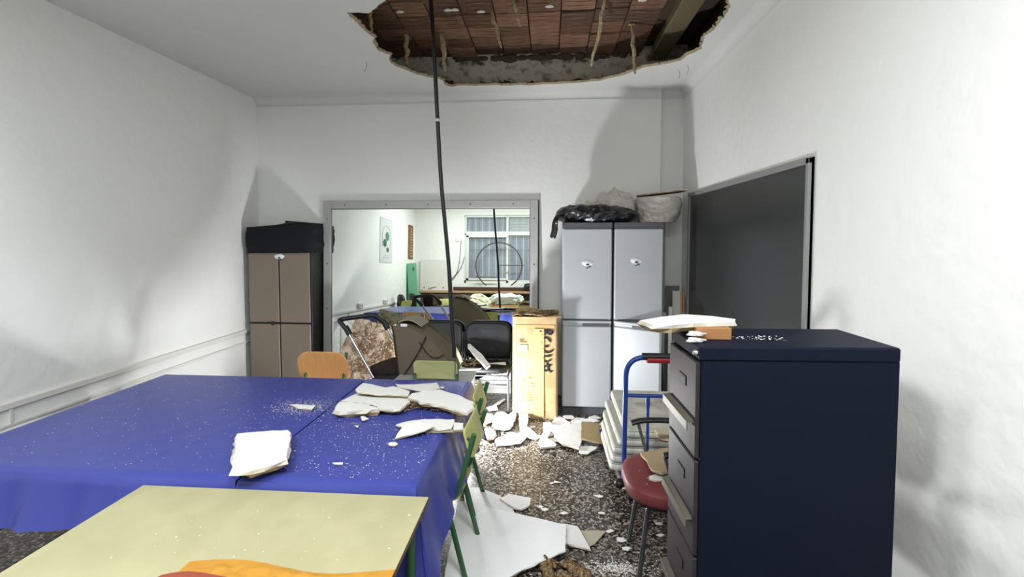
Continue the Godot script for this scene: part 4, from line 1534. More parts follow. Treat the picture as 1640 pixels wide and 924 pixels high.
func make_red_chair() -> void:
	var t := thing("armchair", "dark red vinyl chair with black armrests behind the filing cabinet", "chair", Vector3(0.66, 0, -2.57))
	var st := begin()
	plate(st, 0.50, 0.50, 0.19, 0.055, 0.0, Transform3D(Basis.from_euler(Vector3(-PI / 2, 0, 0)), Vector3(0.0, 0.445, 0)), 0.016)
	obj("seat", st, M.red_vinyl, t)
	st = begin()
	plate(st, 0.47, 0.47, 0.18, 0.03, 0.0, Transform3D(Basis.from_euler(Vector3(-PI / 2, 0, 0)), Vector3(0.0, 0.405, 0)))
	obj("seat_pan", st, M.dark, t)
	st = begin()
	plate(st, 0.42, 0.30, 0.10, 0.05, 0.02, Transform3D(Basis.from_euler(Vector3(0, -PI / 2, 0)), Vector3(0.27, 0.78, 0)), 0.012)
	obj("backrest", st, M.red_vinyl, t)
	for s in [-1, 1]:
		var ax: float = 0.09 if s > 0 else 0.0
		st = begin()
		tube(st, smooth_path([Vector3(-0.175 + ax, 0.668, s * 0.205), Vector3(-0.10 + ax, 0.685, s * 0.21), Vector3(0.05, 0.685, s * 0.215), Vector3(0.20, 0.665, s * 0.215)]), 0.024, 12, 0.6)
		obj("armrest", st, M.black_rubber, t)
		for q in [[-0.135, -0.07, 0.0], [0.18, 0.12, 0.05]]:
			st = begin()
			tube(st, bend_path([Vector3(q[0] + ax * 0.6, 0.665, s * 0.21), Vector3(q[1] + ax * 0.6, 0.43, s * 0.20), Vector3(q[2], 0.39, s * 0.16)], 0.05), 0.010, 10)
			obj("arm_strut", st, M.steel, t)
		for q in [[-0.14, -0.19], [0.14, 0.2]]:
			st = begin()
			tube(st, bend_path([Vector3(q[0] * 0.2, 0.385, s * 0.125), Vector3(q[0], 0.38, s * 0.125), Vector3(q[1], 0.0, s * 0.155)], 0.05), 0.0125, 10)
			obj("leg", st, M.frame_grey, t)
	st = begin()
	tube(st, [Vector3(0.03, 0.39, 0), Vector3(0.24, 0.40, 0), Vector3(0.30, 0.75, 0)], 0.014, 8)
	obj("back_post", st, M.steel, t)
	plaster("plaster_piece", "brown-backed plaster piece lying on the dark red chair seat", [Vector2(0.537, -2.756), Vector2(0.594, -2.792), Vector2(0.711, -2.834), Vector2(0.756, -2.733), Vector2(0.673, -2.482), Vector2(0.589, -2.463), Vector2(0.546, -2.498), Vector2(0.545, -2.621)], 0.488, 0.016, "", Vector2(0.05, 0.1), 0.006, Color(0.42, 0.33, 0.20), Color(0.62, 0.53, 0.38))
	plaster("plaster_piece", "white plaster crumb in front of the brown piece on the red seat", [Vector2(0.533, -2.497), Vector2(0.578, -2.527), Vector2(0.618, -2.504), Vector2(0.615, -2.465), Vector2(0.556, -2.454), Vector2(0.526, -2.465)], 0.486, 0.012)
	crumbs("plaster_crumbs", "white plaster crumbs dotted over the dark red chair seat", 40, func() -> Vector3: return Vector3(rng.randf_range(0.47, 0.66), 0.489, rng.randf_range(-2.70, -2.42)), 0.004)
	plaster("plaster_piece", "beige plaster lump under the far armrest of the red chair", [Vector2(0.683, -3.039), Vector2(0.756, -3.086), Vector2(0.772, -3.026), Vector2(0.728, -2.908), Vector2(0.680, -2.923)], 0.50, 0.03, "", Vector2.ZERO, 0.006, Color(0.52, 0.44, 0.32))


# ---------------------------------------------------------------- on top of the fridges
func make_fridge_top_things() -> void:
	var y := 1.889
	var t := thing("garbage_bag", "shiny black plastic garbage bag slumped over the fridge tops", "bag", Vector3(0.48, y, -4.82))
	var st := begin()
	var bag := func(u: float, v: float) -> Vector3:
		var a := u * TAU
		var s := v * 2.0 - 1.0
		var r := pow(maxf(0.0, 1.0 - s * s), 0.45)
		var x := s * 0.41
		var fat := 0.105 * r * (1.0 - 0.15 * s)
		var n := 1.0 + 0.26 * wobble.get_noise_3d(s * 3.2, cos(a) * 1.3, sin(a) * 1.3) + 0.10 * wobble.get_noise_3d(s * 12.0, cos(a) * 4.0, sin(a) * 4.0)
		var p := Vector3(x, 0.075 + sin(a) * fat * n, cos(a) * 0.20 * r * n)
		if p.z < 0.17:
			p.y = maxf(p.y, 0.002)
		else:
			p.y = maxf(p.y, -0.05)
		return p
	sheet(st, 40, 50, bag, 0.0, true)
	obj("bag_body", st, M.bag_black, t)
	st = begin()
	tube(st, smooth_path([Vector3(-0.33, 0.07, 0.08), Vector3(-0.385, 0.065, 0.17), Vector3(-0.415, 0.0, 0.22), Vector3(-0.42, -0.08, 0.215), Vector3(-0.44, -0.155, 0.21)]), [0.05, 0.05, 0.045, 0.04, 0.036, 0.034, 0.030, 0.026, 0.026, 0.026, 0.028, 0.028, 0.03, 0.03, 0.032, 0.033, 0.034, 0.034, 0.034, 0.034, 0.034, 0.034, 0.034, 0.032, 0.02], 12, 0.55)
	obj("bag_tail", st, M.bag_black, t)
	st = begin()
	blob(st, Vector3(-0.405, -0.012, 0.245), Vector3(0.010, 0.008, 0.008), 0.0, 1.0, 10, 6)
	obj("tie", st, mat(c(200, 190, 120), 0.5), t)
	var q := thing("plastic_bag", "clear crumpled plastic bag of pale things behind the black bag", "bag", Vector3(0.64, y, -5.04))
	st = begin()
	blob(st, Vector3(0.06, 0.15, 0), Vector3(0.20, 0.19, 0.15), 0.42, 1.6, 40, 24, 0.0)
	obj("bag_body", st, M.bag_clear, q)
	st = begin()
	blob(st, Vector3(-0.20, 0.10, 0), Vector3(0.13, 0.11, 0.12), 0.42, 1.6, 30, 18, 0.0)
	obj("bag_side", st, M.bag_cream, q)
	var k := thing("bucket", "white bucket wrapped in plastic on the right-hand fridge", "bucket", Vector3(1.10, y, -4.96))
	st = begin()
	lathe(st, [Vector2(0, 0.0), Vector2(0.165, 0.0), Vector2(0.175, 0.01), Vector2(0.205, 0.235), Vector2(0.212, 0.24), Vector2(0.212, 0.255), Vector2(0.0, 0.255)], 32)
	obj("pail", st, M.bucket, k)
	st = begin()
	var wrap := func(u: float, v: float) -> Vector3:
		var a := u * TAU
		var r := lerpf(0.175, 0.222, v) + 0.020 * wobble.get_noise_3d(cos(a) * 3.0, v * 5.0, sin(a) * 3.0) + (0.03 * maxf(0.0, cos(a)) * sin(v * PI))
		return Vector3(cos(a) * r, 0.006 + v * 0.235, sin(a) * r)
	sheet(st, 48, 16, wrap, 0.0, true)
	obj("plastic_wrap", st, M.bag_clear, k)
	plaster("plaster_board", "broken plaster board with brown edge lying across the wrapped bucket", [Vector2(0.87, -4.85), Vector2(1.0, -4.82), Vector2(1.2, -4.80), Vector2(1.37, -4.86), Vector2(1.36, -5.05), Vector2(1.1, -5.12), Vector2(0.92, -5.08)], y + 0.262, 0.018, "", Vector2(0.10, 0.0), 0.004, Color(0.80, 0.79, 0.76), Color(0.50, 0.40, 0.28), Color(0.16, 0.10, 0.06), "plaster board")


func make_corner_things() -> void:
	var st := begin()
	var t := thing("corner_pipe", "thin white pipe running down the corner right of the fridges", "pipe", Vector3(1.255, 0.0, -5.29))
	st = begin()
	tube(st, [Vector3(0, 0.93, 0), Vector3(-0.01, 1.95, 0)], 0.013, 10)
	obj("pipe_run", st, M.grey_plastic, t)
	st = begin()
	tube(st, [Vector3(0, 0.0, 0), Vector3(0, 0.93, 0)], 0.036, 14)
	obj("socket", st, M.white_paint, t)
	# boards in the corner
	var b := begin()
	box(b, Vector3(-0.08, 0, -0.012), Vector3(0.08, 1.22, 0.0), 0.003)
	var g := obj("grey_board", b, M.grey_panel, self, Vector3(1.34, 0, -5.22))
	g.rotation_degrees.x = -3
	tag(g, "dark grey board leaning in the corner behind the white one", "board")
	var w := thing("white_board", "white board with raw wooden edge leaning in the room corner", "board", Vector3(1.335, 0, -4.98))
	w.rotation_degrees.x = -4
	b = begin()
	box(b, Vector3(-0.045, 0, -0.02), Vector3(0.035, 1.19, 0.0), 0.002)
	obj("face", b, M.white_paint, w)
	b = begin()
	box(b, Vector3(0.037, 0, -0.02), Vector3(0.055, 1.185, 0.0), 0.002)
	obj("wooden_edge", b, M.wood_light, w)
	b = begin()
	box(b, Vector3(0.064, 0, -0.02), Vector3(0.072, 1.18, 0.0), 0.001)
	obj("wooden_edge", b, M.wood_light, w)
	for k in 2:
		b = begin()
		var x := 1.125 + 0.032 * k
		tube(b, [Vector3(0, 0, 0), Vector3(0.012 - 0.02 * k, 1.02 + 0.12 * k, -0.26)], 0.014, 8)
		tag(obj("broom_handle", b, [M.wood_dark, M.dark][k], self, Vector3(x, 0, -4.80)), ["dark wooden pole leaning just right of the grey fridges", "black pole leaning beside the dark wooden one"][k], "pole")
	b = begin()
	box(b, Vector3(-0.018, 0, -0.02), Vector3(0.018, 1.05, 0.0), 0.003)
	tag(obj("white_post", b, M.white_paint, self, Vector3(1.222, 0, -4.86)), "white post standing between the dark poles and the blackboard", "post")


# ---------------------------------------------------------------- ties and cable hanging from the hole
func make_hole_things() -> void:
	var words := ["pale plaster tie hanging at the hole's far left corner", "thick plaster tie hanging left of the black cable", "short plaster tie hanging just right of the black cable", "long straight plaster tie hanging near the middle of the hole", "thin brown tie hanging from the upper middle of the bricks", "long tie hanging in two kinked lengths right of middle", "twisted rope-like tie at the right of the hole"]
	var spots := [[Vector3(-1.500, 3.627, -4.000), Vector3(-1.492, 3.432, -4.000), 0.012], [Vector3(-1.377, 3.717, -4.620), Vector3(-1.374, 3.410, -4.620), 0.018], [Vector3(-1.034, 3.718, -4.620), Vector3(-0.994, 3.346, -4.620), 0.016], [Vector3(-0.497, 3.738, -4.250), Vector3(-0.415, 3.404, -4.250), 0.011], [Vector3(-0.296, 3.730, -4.050), Vector3(-0.239, 3.495, -4.050), 0.012], [Vector3(0.461, 3.712, -4.050), Vector3(0.370, 3.240, -4.300), 0.012], [Vector3(0.758, 3.654, -4.550), Vector3(0.791, 3.248, -4.550), 0.013]]
	for k in spots.size():
		var a: Vector3 = spots[k][0]
		var b: Vector3 = spots[k][1]
		var r: float = spots[k][2] * 1.35
		var t := thing("plaster_tie", words[k], "plaster tie", Vector3(a.x, b.y, a.z), 0.0, "fibre ties hanging from the bricks")
		a.y = maxf(a.y, SLAB - 0.01)
		var st := begin()
		var pts := []
		var rr := []
		for i in 13:
			var f := i / 12.0
			var p := a.lerp(b, f) - t.position
			p += Vector3(wobble.get_noise_2d(f * 3.0, k * 3.0), 0, wobble.get_noise_2d(f * 3.0, k * 3.0 + 40.0)) * 0.03 * sin(f * PI)
			pts.append(p)
			rr.append(r * (1.0 + 0.35 * wobble.get_noise_2d(f * 14.0, k * 5.0)) * lerpf(1.0, 0.45, f * f) * (0.7 + 0.6 * sin(minf(f * 2.0, 1.0) * PI / 2)))
		tube(st, pts, rr, 8)
		obj("strand", st, M.fibre, t)
		st = begin()
		for s in 5:
			var an := s * 1.3 + k
			tube(st, [a - t.position + Vector3(0, 0.005, 0), a - t.position + Vector3(cos(an) * 0.045, -0.004, sin(an) * 0.03)], [0.010, 0.003], 6)
		obj("tuft", st, M.fibre, t)
	for k in 6:
		var p: Vector3 = [Vector3(-1.290, 3.704, -4.150), Vector3(-0.868, 3.700, -4.150), Vector3(-0.808, 3.698, -4.150), Vector3(-0.589, 3.703, -4.200), Vector3(0.003, 3.680, -4.150), Vector3(0.762, 3.655, -4.100)][k]
		var st := begin()
		blob(st, Vector3.ZERO, Vector3(0.038, 0.010, 0.02), 0.6, 2.0, 12, 7)
		tag(obj("plaster_dab", st, M.crumb, self, Vector3(p.x, SLAB - 0.006, p.z)), ["white plaster dab on bricks far left in the hole", "white plaster dab on bricks left of a close pair", "white plaster dab on bricks right of a close pair", "white plaster dab by the long straight tie", "white plaster dab on bricks right of the hole's middle", "white plaster dab on dark bricks at the hole's right"][k], "plaster dab", "plaster dabs on the bricks")
	# torn hairs at the right edge
	var h := thing("fibre_hairs", "thin dark hairs hanging from the torn edge at the hole's right", "fibre", Vector3(1.0, CEIL, -4.4))
	for q in [[Vector3(1.190, 3.351, -4.600), Vector3(1.202, 3.277, -4.600)], [Vector3(1.246, 3.375, -4.500), Vector3(1.242, 3.248, -4.500)], [Vector3(-1.611, 3.523, -4.200), Vector3(-1.630, 3.442, -4.200)]]:
		var st := begin()
		var a: Vector3 = q[0] - h.position
		var b: Vector3 = q[1] - h.position
		a.y = -0.001
		b.y = a.y - 0.09
		tube(st, smooth_path([a, a.lerp(b, 0.5) + Vector3(0.012, 0, 0), b]), 0.0015, 5)
		obj("hair", st, M.dark, h)
	# the black cable
	var t := thing("cable", "long black cable hanging from the broken ceiling in mid room", "cable", Vector3(-0.69, 0.70, -3.47))
	var pts := [Vector3(-0.86, SLAB, -3.47), Vector3(-0.848, 3.450, -3.470), Vector3(-0.832, 3.186, -3.470), Vector3(-0.820, 2.920, -3.470), Vector3(-0.805, 2.593, -3.470), Vector3(-0.784, 2.179, -3.470), Vector3(-0.759, 1.883, -3.470), Vector3(-0.728, 1.516, -3.470), Vector3(-0.712, 1.192, -3.470), Vector3(-0.690, 0.857, -3.470)]
	for i in pts.size():
		pts[i] -= t.position
	var sm := smooth_path(pts, 6)
	var rad := []
	for i in sm.size():
		rad.append(0.0145 if i < sm.size() - 12 else 0.0155)
	var st := begin()
	tube(st, sm, rad, 10)
	obj("sheath", st, M.black_rubber, t)
	st = begin()
	tube(st, [pts[4] + Vector3(0, 0.012, 0), pts[4] - Vector3(0, 0.008, 0)], 0.0155, 10)
	obj("tape", st, M.tape, t)
	st = begin()
	tube(st, smooth_path([pts[9], pts[9] + Vector3(0.004, -0.08, 0), pts[9] + Vector3(0.0, -0.15, 0.0)]), 0.003, 6)
	obj("wire_end", st, M.dark, t)


# ---------------------------------------------------------------- debris
func make_table_debris() -> void:
	var y := 0.754
	var G := "broken plaster on the blue tables"
	plaster("plaster_piece", "long cream-lipped plaster piece at the pile's near left on the blue table", [Vector2(-1.175, -2.521), Vector2(-1.205, -2.652), Vector2(-1.116, -2.651), Vector2(-1.036, -2.627), Vector2(-0.959, -2.591), Vector2(-0.937, -2.554), Vector2(-1.011, -2.533), Vector2(-1.058, -2.512), Vector2(-1.132, -2.500)], y, 0.038, G)
	plaster("plaster_piece", "broad flat plaster plate in the middle of the table pile", [Vector2(-1.204, -2.669), Vector2(-1.188, -2.730), Vector2(-1.168, -2.806), Vector2(-1.074, -2.819), Vector2(-0.960, -2.815), Vector2(-0.826, -2.757), Vector2(-0.801, -2.688), Vector2(-0.813, -2.560), Vector2(-0.895, -2.554), Vector2(-0.941, -2.569), Vector2(-1.032, -2.631)], y + 0.014, 0.024, G)
	plaster("plaster_piece", "plaster plate with a brown worn corner at the pile's back left", [Vector2(-1.167, -2.789), Vector2(-1.172, -2.855), Vector2(-1.170, -2.922), Vector2(-1.105, -2.903), Vector2(-1.000, -2.858), Vector2(-0.966, -2.890), Vector2(-0.837, -2.814), Vector2(-0.824, -2.730), Vector2(-0.915, -2.734), Vector2(-1.027, -2.729), Vector2(-1.137, -2.745)], y + 0.043, 0.014, G, Vector2(-0.03, 0.0))
	plaster("plaster_piece", "jagged plaster sheet at the back right of the table pile", [Vector2(-0.983, -2.988), Vector2(-0.945, -2.963), Vector2(-0.853, -2.957), Vector2(-0.709, -2.985), Vector2(-0.685, -2.922), Vector2(-0.658, -2.856), Vector2(-0.747, -2.798), Vector2(-0.849, -2.856), Vector2(-0.942, -2.911)], y + 0.034, 0.012, G, Vector2(0.05, 0.04))
	plaster("plaster_piece", "big thick plaster slab tilted over the blue table's aisle edge", [Vector2(-0.814, -2.697), Vector2(-0.806, -2.760), Vector2(-0.742, -2.803), Vector2(-0.656, -2.840), Vector2(-0.536, -2.770), Vector2(-0.425, -2.676), Vector2(-0.410, -2.600), Vector2(-0.439, -2.517), Vector2(-0.593, -2.599), Vector2(-0.714, -2.631)], y + 0.020, 0.024, G, Vector2(-0.02, -0.05))
	plaster("plaster_piece", "forked plaster sheet at the back of the smaller table pile", [Vector2(-0.786, -2.390), Vector2(-0.734, -2.445), Vector2(-0.662, -2.476), Vector2(-0.497, -2.488), Vector2(-0.489, -2.418), Vector2(-0.489, -2.363), Vector2(-0.555, -2.342), Vector2(-0.630, -2.355), Vector2(-0.685, -2.403), Vector2(-0.736, -2.365)], y + 0.008, 0.012, G)
	plaster("plaster_piece", "pointed plaster sheet at the front of the smaller table pile", [Vector2(-0.744, -2.246), Vector2(-0.745, -2.303), Vector2(-0.740, -2.366), Vector2(-0.680, -2.406), Vector2(-0.572, -2.347), Vector2(-0.616, -2.304), Vector2(-0.659, -2.276)], y, 0.010, G, Vector2(0.10, -0.12))
	plaster("plaster_piece", "thin beige strip of board under the smaller table pile", [Vector2(-0.633, -2.366), Vector2(-0.577, -2.389), Vector2(-0.430, -2.391), Vector2(-0.426, -2.367), Vector2(-0.502, -2.353), Vector2(-0.622, -2.344)], y, 0.008, G, Vector2.ZERO, 0.004, Color(0.56, 0.50, 0.42))
	plaster("plaster_piece", "little square white plaster chunk over the aisle edge of table", [Vector2(-0.489, -2.431), Vector2(-0.439, -2.427), Vector2(-0.423, -2.351), Vector2(-0.474, -2.348)], y + 0.009, 0.016, G)
	plaster("plaster_piece", "thick white plaster slab across the gap between blue tables", [Vector2(-1.512, -2.187), Vector2(-1.350, -2.214), Vector2(-1.269, -2.213), Vector2(-1.235, -2.178), Vector2(-1.091, -1.892), Vector2(-1.115, -1.857), Vector2(-1.193, -1.794), Vector2(-1.281, -1.808)], y, 0.035, G, Vector2(0.06, 0.0))
	plaster("plaster_chip", "pointed white chip amid the dust patch on left blue table", [Vector2(-1.512, -2.662), Vector2(-1.468, -2.665), Vector2(-1.352, -2.653), Vector2(-1.341, -2.594), Vector2(-1.429, -2.607)], y, 0.012, G, Vector2.ZERO, 0.002)
	plaster("plaster_chip", "small white four-sided chip just before the big table pile", [Vector2(-1.024, -2.515), Vector2(-1.010, -2.522), Vector2(-0.970, -2.487), Vector2(-0.986, -2.469), Vector2(-0.999, -2.471)], y, 0.010, G, Vector2.ZERO, 0.002)
	plaster("plaster_chip", "oval white plaster crumble low on the right blue table", [Vector2(-0.761, -2.192), Vector2(-0.756, -2.208), Vector2(-0.733, -2.212), Vector2(-0.714, -2.195), Vector2(-0.722, -2.177), Vector2(-0.745, -2.176)], y, 0.008, G, Vector2.ZERO, 0.003)
	plaster("plaster_chip", "thin white sliver near the front of the right blue table", [Vector2(-0.940, -1.989), Vector2(-0.896, -1.995), Vector2(-0.890, -1.978), Vector2(-0.922, -1.978)], y, 0.006, G, Vector2.ZERO, 0.002)
	plaster("plaster_chip", "little white chip near the far end of the blue table", [Vector2(-0.707, -3.067), Vector2(-0.687, -3.073), Vector2(-0.676, -3.045), Vector2(-0.696, -3.039)], y, 0.008, G, Vector2.ZERO, 0.002)
	plaster("plaster_chip", "little white curl below the big table pile", [Vector2(-1.010, -2.405), Vector2(-0.994, -2.395), Vector2(-0.992, -2.411), Vector2(-0.984, -2.380), Vector2(-0.993, -2.380)], y, 0.006, G, Vector2.ZERO, 0.001)
	var st := begin()
	for i in 46:
		var p := Vector3(rng.randf_range(-0.13, 0.13), 0.012, rng.randf_range(-0.05, 0.05))
		var a := rng.randf() * TAU
		tube(st, smooth_path([p, p + Vector3(cos(a) * 0.03, rng.randf_range(0.0, 0.02), sin(a) * 0.02), p + Vector3(cos(a + 0.8) * 0.05, rng.randf_range(-0.01, 0.01), sin(a) * 0.04)], 4), 0.0025, 5)
	var m := obj("fibre_tangle", st, M.wool, self, Vector3(-0.709, 0.756, -2.672))
	m.set_meta("kind", "stuff")
	tag(m, "tangle of brown fibres under the big tilted plaster slab", "fibre")
	crumbs("plaster_crumbs", "fine white plaster crumbs scattered over the right blue table", 1500, func() -> Vector3: return Vector3(rng.randf_range(-1.26, -0.54), y + 0.0005, rng.randf_range(-3.2, -1.87)), 0.0021)
	crumbs("plaster_crumbs", "fine white plaster crumbs scattered over the left blue table", 700, func() -> Vector3: return Vector3(rng.randf_range(-2.75, -1.31), y + 0.0005, rng.randf_range(-3.2, -1.87)), 0.0021)
	var dust := Vector3(-1.424, 0.752, -2.660)
	crumbs("plaster_dust", "white dust patch round the pointed chip on left blue table", 1600, func() -> Vector3: return dust + Vector3(rng.randfn(0.0, 0.10), 0.0015, rng.randfn(0.0, 0.07)), 0.0018)
	crumbs("plaster_crumbs", "a few dark and pale crumbs on the bare green table", 60, func() -> Vector3: return Vector3(rng.randf_range(-1.4, -0.5), 0.7225, rng.randf_range(-1.78, -1.35)), 0.003)
	# cloth at the near edge of the green table
	var t := thing("yellow_cloth", "crumpled yellow-orange cloth on the near part of the green table", "cloth", Vector3(-0.78, 0.723, -1.262))
	st = begin()
	var f := func(u: float, v: float) -> Vector3:
		var x := lerpf(-0.34, 0.315, u)
		var z := lerpf(0.10, -0.115 - 0.02 * sin(u * 7.0), v)
		var e := minf(minf(u, 1 - u) * 7.0, minf(v, 1 - v) * 5.0)
		return Vector3(x, 0.003 + minf(1.0, e) * (0.010 + 0.008 * sin(u * 9.0 + v * 3.0) + 0.020 * wobble.get_noise_2d(u * 9.0, v * 4.0)), z)
	sheet(st, 50, 22, f, 0.004)
	obj("fold", st, M.yellow_cloth, t)
	st = begin()
	var f2 := func(u: float, v: float) -> Vector3:
		return Vector3(lerpf(-0.36, -0.12, u), 0.020 + 0.010 * sin(v * PI) + 0.01 * sin(u * 5.0), lerpf(0.06, -0.03, v) - 0.02 * u)
	sheet(st, 16, 8, f2, 0.004)
	obj("red_stripe", st, M.red_cloth, t).set_meta("label", "red-orange strip of the cloth")


func make_floor_debris() -> void:
	var G := "broken plaster on the terrazzo floor"
	var w := Color(0.88, 0.87, 0.84)
	plaster("plaster_sheet", "large smooth white ceiling sheet on the floor beside the green chair", [Vector2(-0.575, -2.963), Vector2(-0.216, -2.858), Vector2(0.112, -2.755), Vector2(0.097, -2.529), Vector2(-0.014, -2.455), Vector2(-0.234, -2.278), Vector2(-0.389, -2.183), Vector2(-0.510, -2.223), Vector2(-0.533, -2.545)], 0.030, 0.014, "", Vector2(0.0, -0.02), 0.0015, Color(0.90, 0.90, 0.90), Color(0.55, 0.48, 0.36), Color(0.30, 0.22, 0.14), "plaster sheet")
	plaster("plaster_sheet", "grey-white curved sheet tucked behind the large floor sheet", [Vector2(-0.524, -3.200), Vector2(-0.468, -3.205), Vector2(-0.320, -3.112), Vector2(-0.237, -3.020), Vector2(-0.201, -2.910), Vector2(-0.337, -2.900), Vector2(-0.473, -2.959), Vector2(-0.534, -3.080)], 0.004, 0.014, "", Vector2.ZERO, 0.002, Color(0.76, 0.76, 0.75), Color(0.5, 0.44, 0.34), Color(0.3, 0.22, 0.14), "plaster sheet")
	plaster("plaster_piece", "five-sided white piece behind the large floor sheet", [Vector2(-0.315, -3.063), Vector2(-0.257, -3.121), Vector2(-0.109, -3.086), Vector2(-0.114, -2.997), Vector2(-0.167, -2.944), Vector2(-0.217, -2.968)], 0.006, 0.020, "", Vector2.ZERO, 0.002)
	plaster("plaster_piece", "thick white wedge at the right corner of large floor sheet", [Vector2(0.089, -2.823), Vector2(0.181, -2.799), Vector2(0.240, -2.591), Vector2(0.169, -2.612), Vector2(0.083, -2.644)], 0.006, 0.018, "", Vector2.ZERO, 0.002)
	plaster("plaster_piece", "flat beige piece beside the thick white wedge on floor", [Vector2(0.198, -2.777), Vector2(0.348, -2.783), Vector2(0.267, -2.656), Vector2(0.238, -2.642)], 0.001, 0.012, "", Vector2.ZERO, 0.003, Color(0.50, 0.45, 0.35), Color(0.4, 0.33, 0.22))
	var words := ["cream-edged piece nearest the blue table's drape", "wing-shaped white piece in front of the black chair", "bent white piece against the foot of cardboard box", "long flat white piece lying in front of the box", "rounded white piece beside the hanging drape corner", "jagged white piece before the cardboard box's right corner", "small white piece at the foot of left grey fridge", "narrow white strip along the fridge foot", "largest white piece of the pile before the fridges", "small white wedge at the near edge of floor pile", "white piece at the foot of the right grey fridge", "small flat white piece under the black chair", "thin pale sliver leaning under the black chair"]
	var outs := [
		[Vector2(-0.642, -4.499), Vector2(-0.586, -4.510), Vector2(-0.526, -4.491), Vector2(-0.510, -4.371), Vector2(-0.544, -4.313), Vector2(-0.573, -4.279), Vector2(-0.607, -4.308)], [Vector2(-0.519, -4.427), Vector2(-0.488, -4.546), Vector2(-0.439, -4.550), Vector2(-0.375, -4.472), Vector2(-0.312, -4.571), Vector2(-0.300, -4.455), Vector2(-0.312, -4.266), Vector2(-0.334, -4.172), Vector2(-0.377, -4.154), Vector2(-0.479, -4.191), Vector2(-0.501, -4.295)],
		[Vector2(-0.277, -4.512), Vector2(-0.187, -4.495), Vector2(-0.180, -4.337), Vector2(-0.191, -4.251), Vector2(-0.134, -4.163), Vector2(-0.079, -4.068), Vector2(-0.106, -4.015), Vector2(-0.234, -4.076), Vector2(-0.254, -4.246)], [Vector2(-0.443, -3.981), Vector2(-0.367, -4.046), Vector2(-0.268, -4.102), Vector2(-0.185, -4.122), Vector2(-0.160, -4.100), Vector2(-0.191, -4.013), Vector2(-0.226, -3.932), Vector2(-0.330, -3.894), Vector2(-0.420, -3.875)],
		[Vector2(-0.557, -4.155), Vector2(-0.512, -4.189), Vector2(-0.462, -4.112), Vector2(-0.449, -4.055), Vector2(-0.460, -3.993), Vector2(-0.514, -3.952)], [Vector2(-0.043, -4.337), Vector2(-0.005, -4.368), Vector2(0.024, -4.364), Vector2(0.053, -4.248), Vector2(0.023, -4.125), Vector2(-0.004, -4.017), Vector2(0.075, -3.879), Vector2(0.063, -3.844), Vector2(-0.056, -3.823), Vector2(-0.074, -3.939), Vector2(-0.036, -4.101)],
		[Vector2(0.089, -4.473), Vector2(0.167, -4.483), Vector2(0.211, -4.410), Vector2(0.201, -4.322), Vector2(0.128, -4.325), Vector2(0.082, -4.296)], [Vector2(0.204, -4.435), Vector2(0.304, -4.474), Vector2(0.411, -4.523), Vector2(0.485, -4.449), Vector2(0.393, -4.409), Vector2(0.264, -4.367), Vector2(0.205, -4.356)],
		[Vector2(0.051, -4.098), Vector2(0.101, -4.211), Vector2(0.201, -4.280), Vector2(0.337, -4.337), Vector2(0.399, -4.295), Vector2(0.313, -4.127), Vector2(0.287, -3.975), Vector2(0.255, -3.833), Vector2(0.124, -3.888), Vector2(0.073, -3.986)], [Vector2(0.249, -3.886), Vector2(0.320, -3.908), Vector2(0.407, -3.889), Vector2(0.357, -3.821), Vector2(0.316, -3.770), Vector2(0.266, -3.775)],
		[Vector2(0.396, -4.563), Vector2(0.455, -4.620), Vector2(0.514, -4.558), Vector2(0.461, -4.504), Vector2(0.422, -4.496)], [Vector2(-0.625, -4.751), Vector2(-0.581, -4.796), Vector2(-0.521, -4.796), Vector2(-0.494, -4.702), Vector2(-0.583, -4.681)], [Vector2(-0.611, -4.706), Vector2(-0.538, -4.868), Vector2(-0.469, -5.029), Vector2(-0.444, -5.000), Vector2(-0.509, -4.833), Vector2(-0.586, -4.708)]]
	var bases := [0.010, 0.012, 0.006, 0.001, 0.004, 0.008, 0.003, 0.002, 0.012, 0.002, 0.006, 0.001, 0.012]
	for k in outs.size():
		plaster("plaster_piece", "white floor debris: " + words[k] if k != 12 else words[k] + " on the floor", outs[k], bases[k], [0.024, 0.03, 0.02, 0.014, 0.03, 0.03, 0.014, 0.012, 0.024, 0.016, 0.012, 0.008, 0.008][k], G, Vector2(rng.randf_range(-0.06, 0.06), rng.randf_range(-0.1, 0.02)), 0.005, w)
	plaster("plaster_piece", "brown-faced plaster piece face down on the pile by the trolley", [Vector2(0.300, -4.168), Vector2(0.371, -4.167), Vector2(0.452, -4.140), Vector2(0.463, -3.991), Vector2(0.467, -3.881), Vector2(0.371, -3.903), Vector2(0.276, -3.937)], 0.046, 0.020, G, Vector2(0.0, -0.22), 0.006, Color(0.36, 0.27, 0.15), Color(0.5, 0.4, 0.27))
	plaster("plaster_piece", "white plaster piece beside the trolley's left edge", [Vector2(0.401, -4.320), Vector2(0.502, -4.414), Vector2(0.524, -4.247), Vector2(0.516, -4.052), Vector2(0.476, -3.967), Vector2(0.439, -4.046), Vector2(0.439, -4.200)], 0.008, 0.020, G, Vector2.ZERO, 0.005, w)
	plaster("plaster_piece", "white piece in the middle of the floor pile", [Vector2(0.020, -4.273), Vector2(0.118, -4.249), Vector2(0.190, -4.224), Vector2(0.131, -4.128), Vector2(0.059, -4.084), Vector2(0.027, -4.160)], 0.030, 0.014, G, Vector2(0.03, -0.05), 0.005, w)
	plaster("plaster_piece", "little white piece at the box's right foot on floor", [Vector2(0.055, -4.450), Vector2(0.088, -4.408), Vector2(0.095, -4.322), Vector2(0.053, -4.298), Vector2(0.041, -4.361)], 0.010, 0.016, G, Vector2.ZERO, 0.004, w)
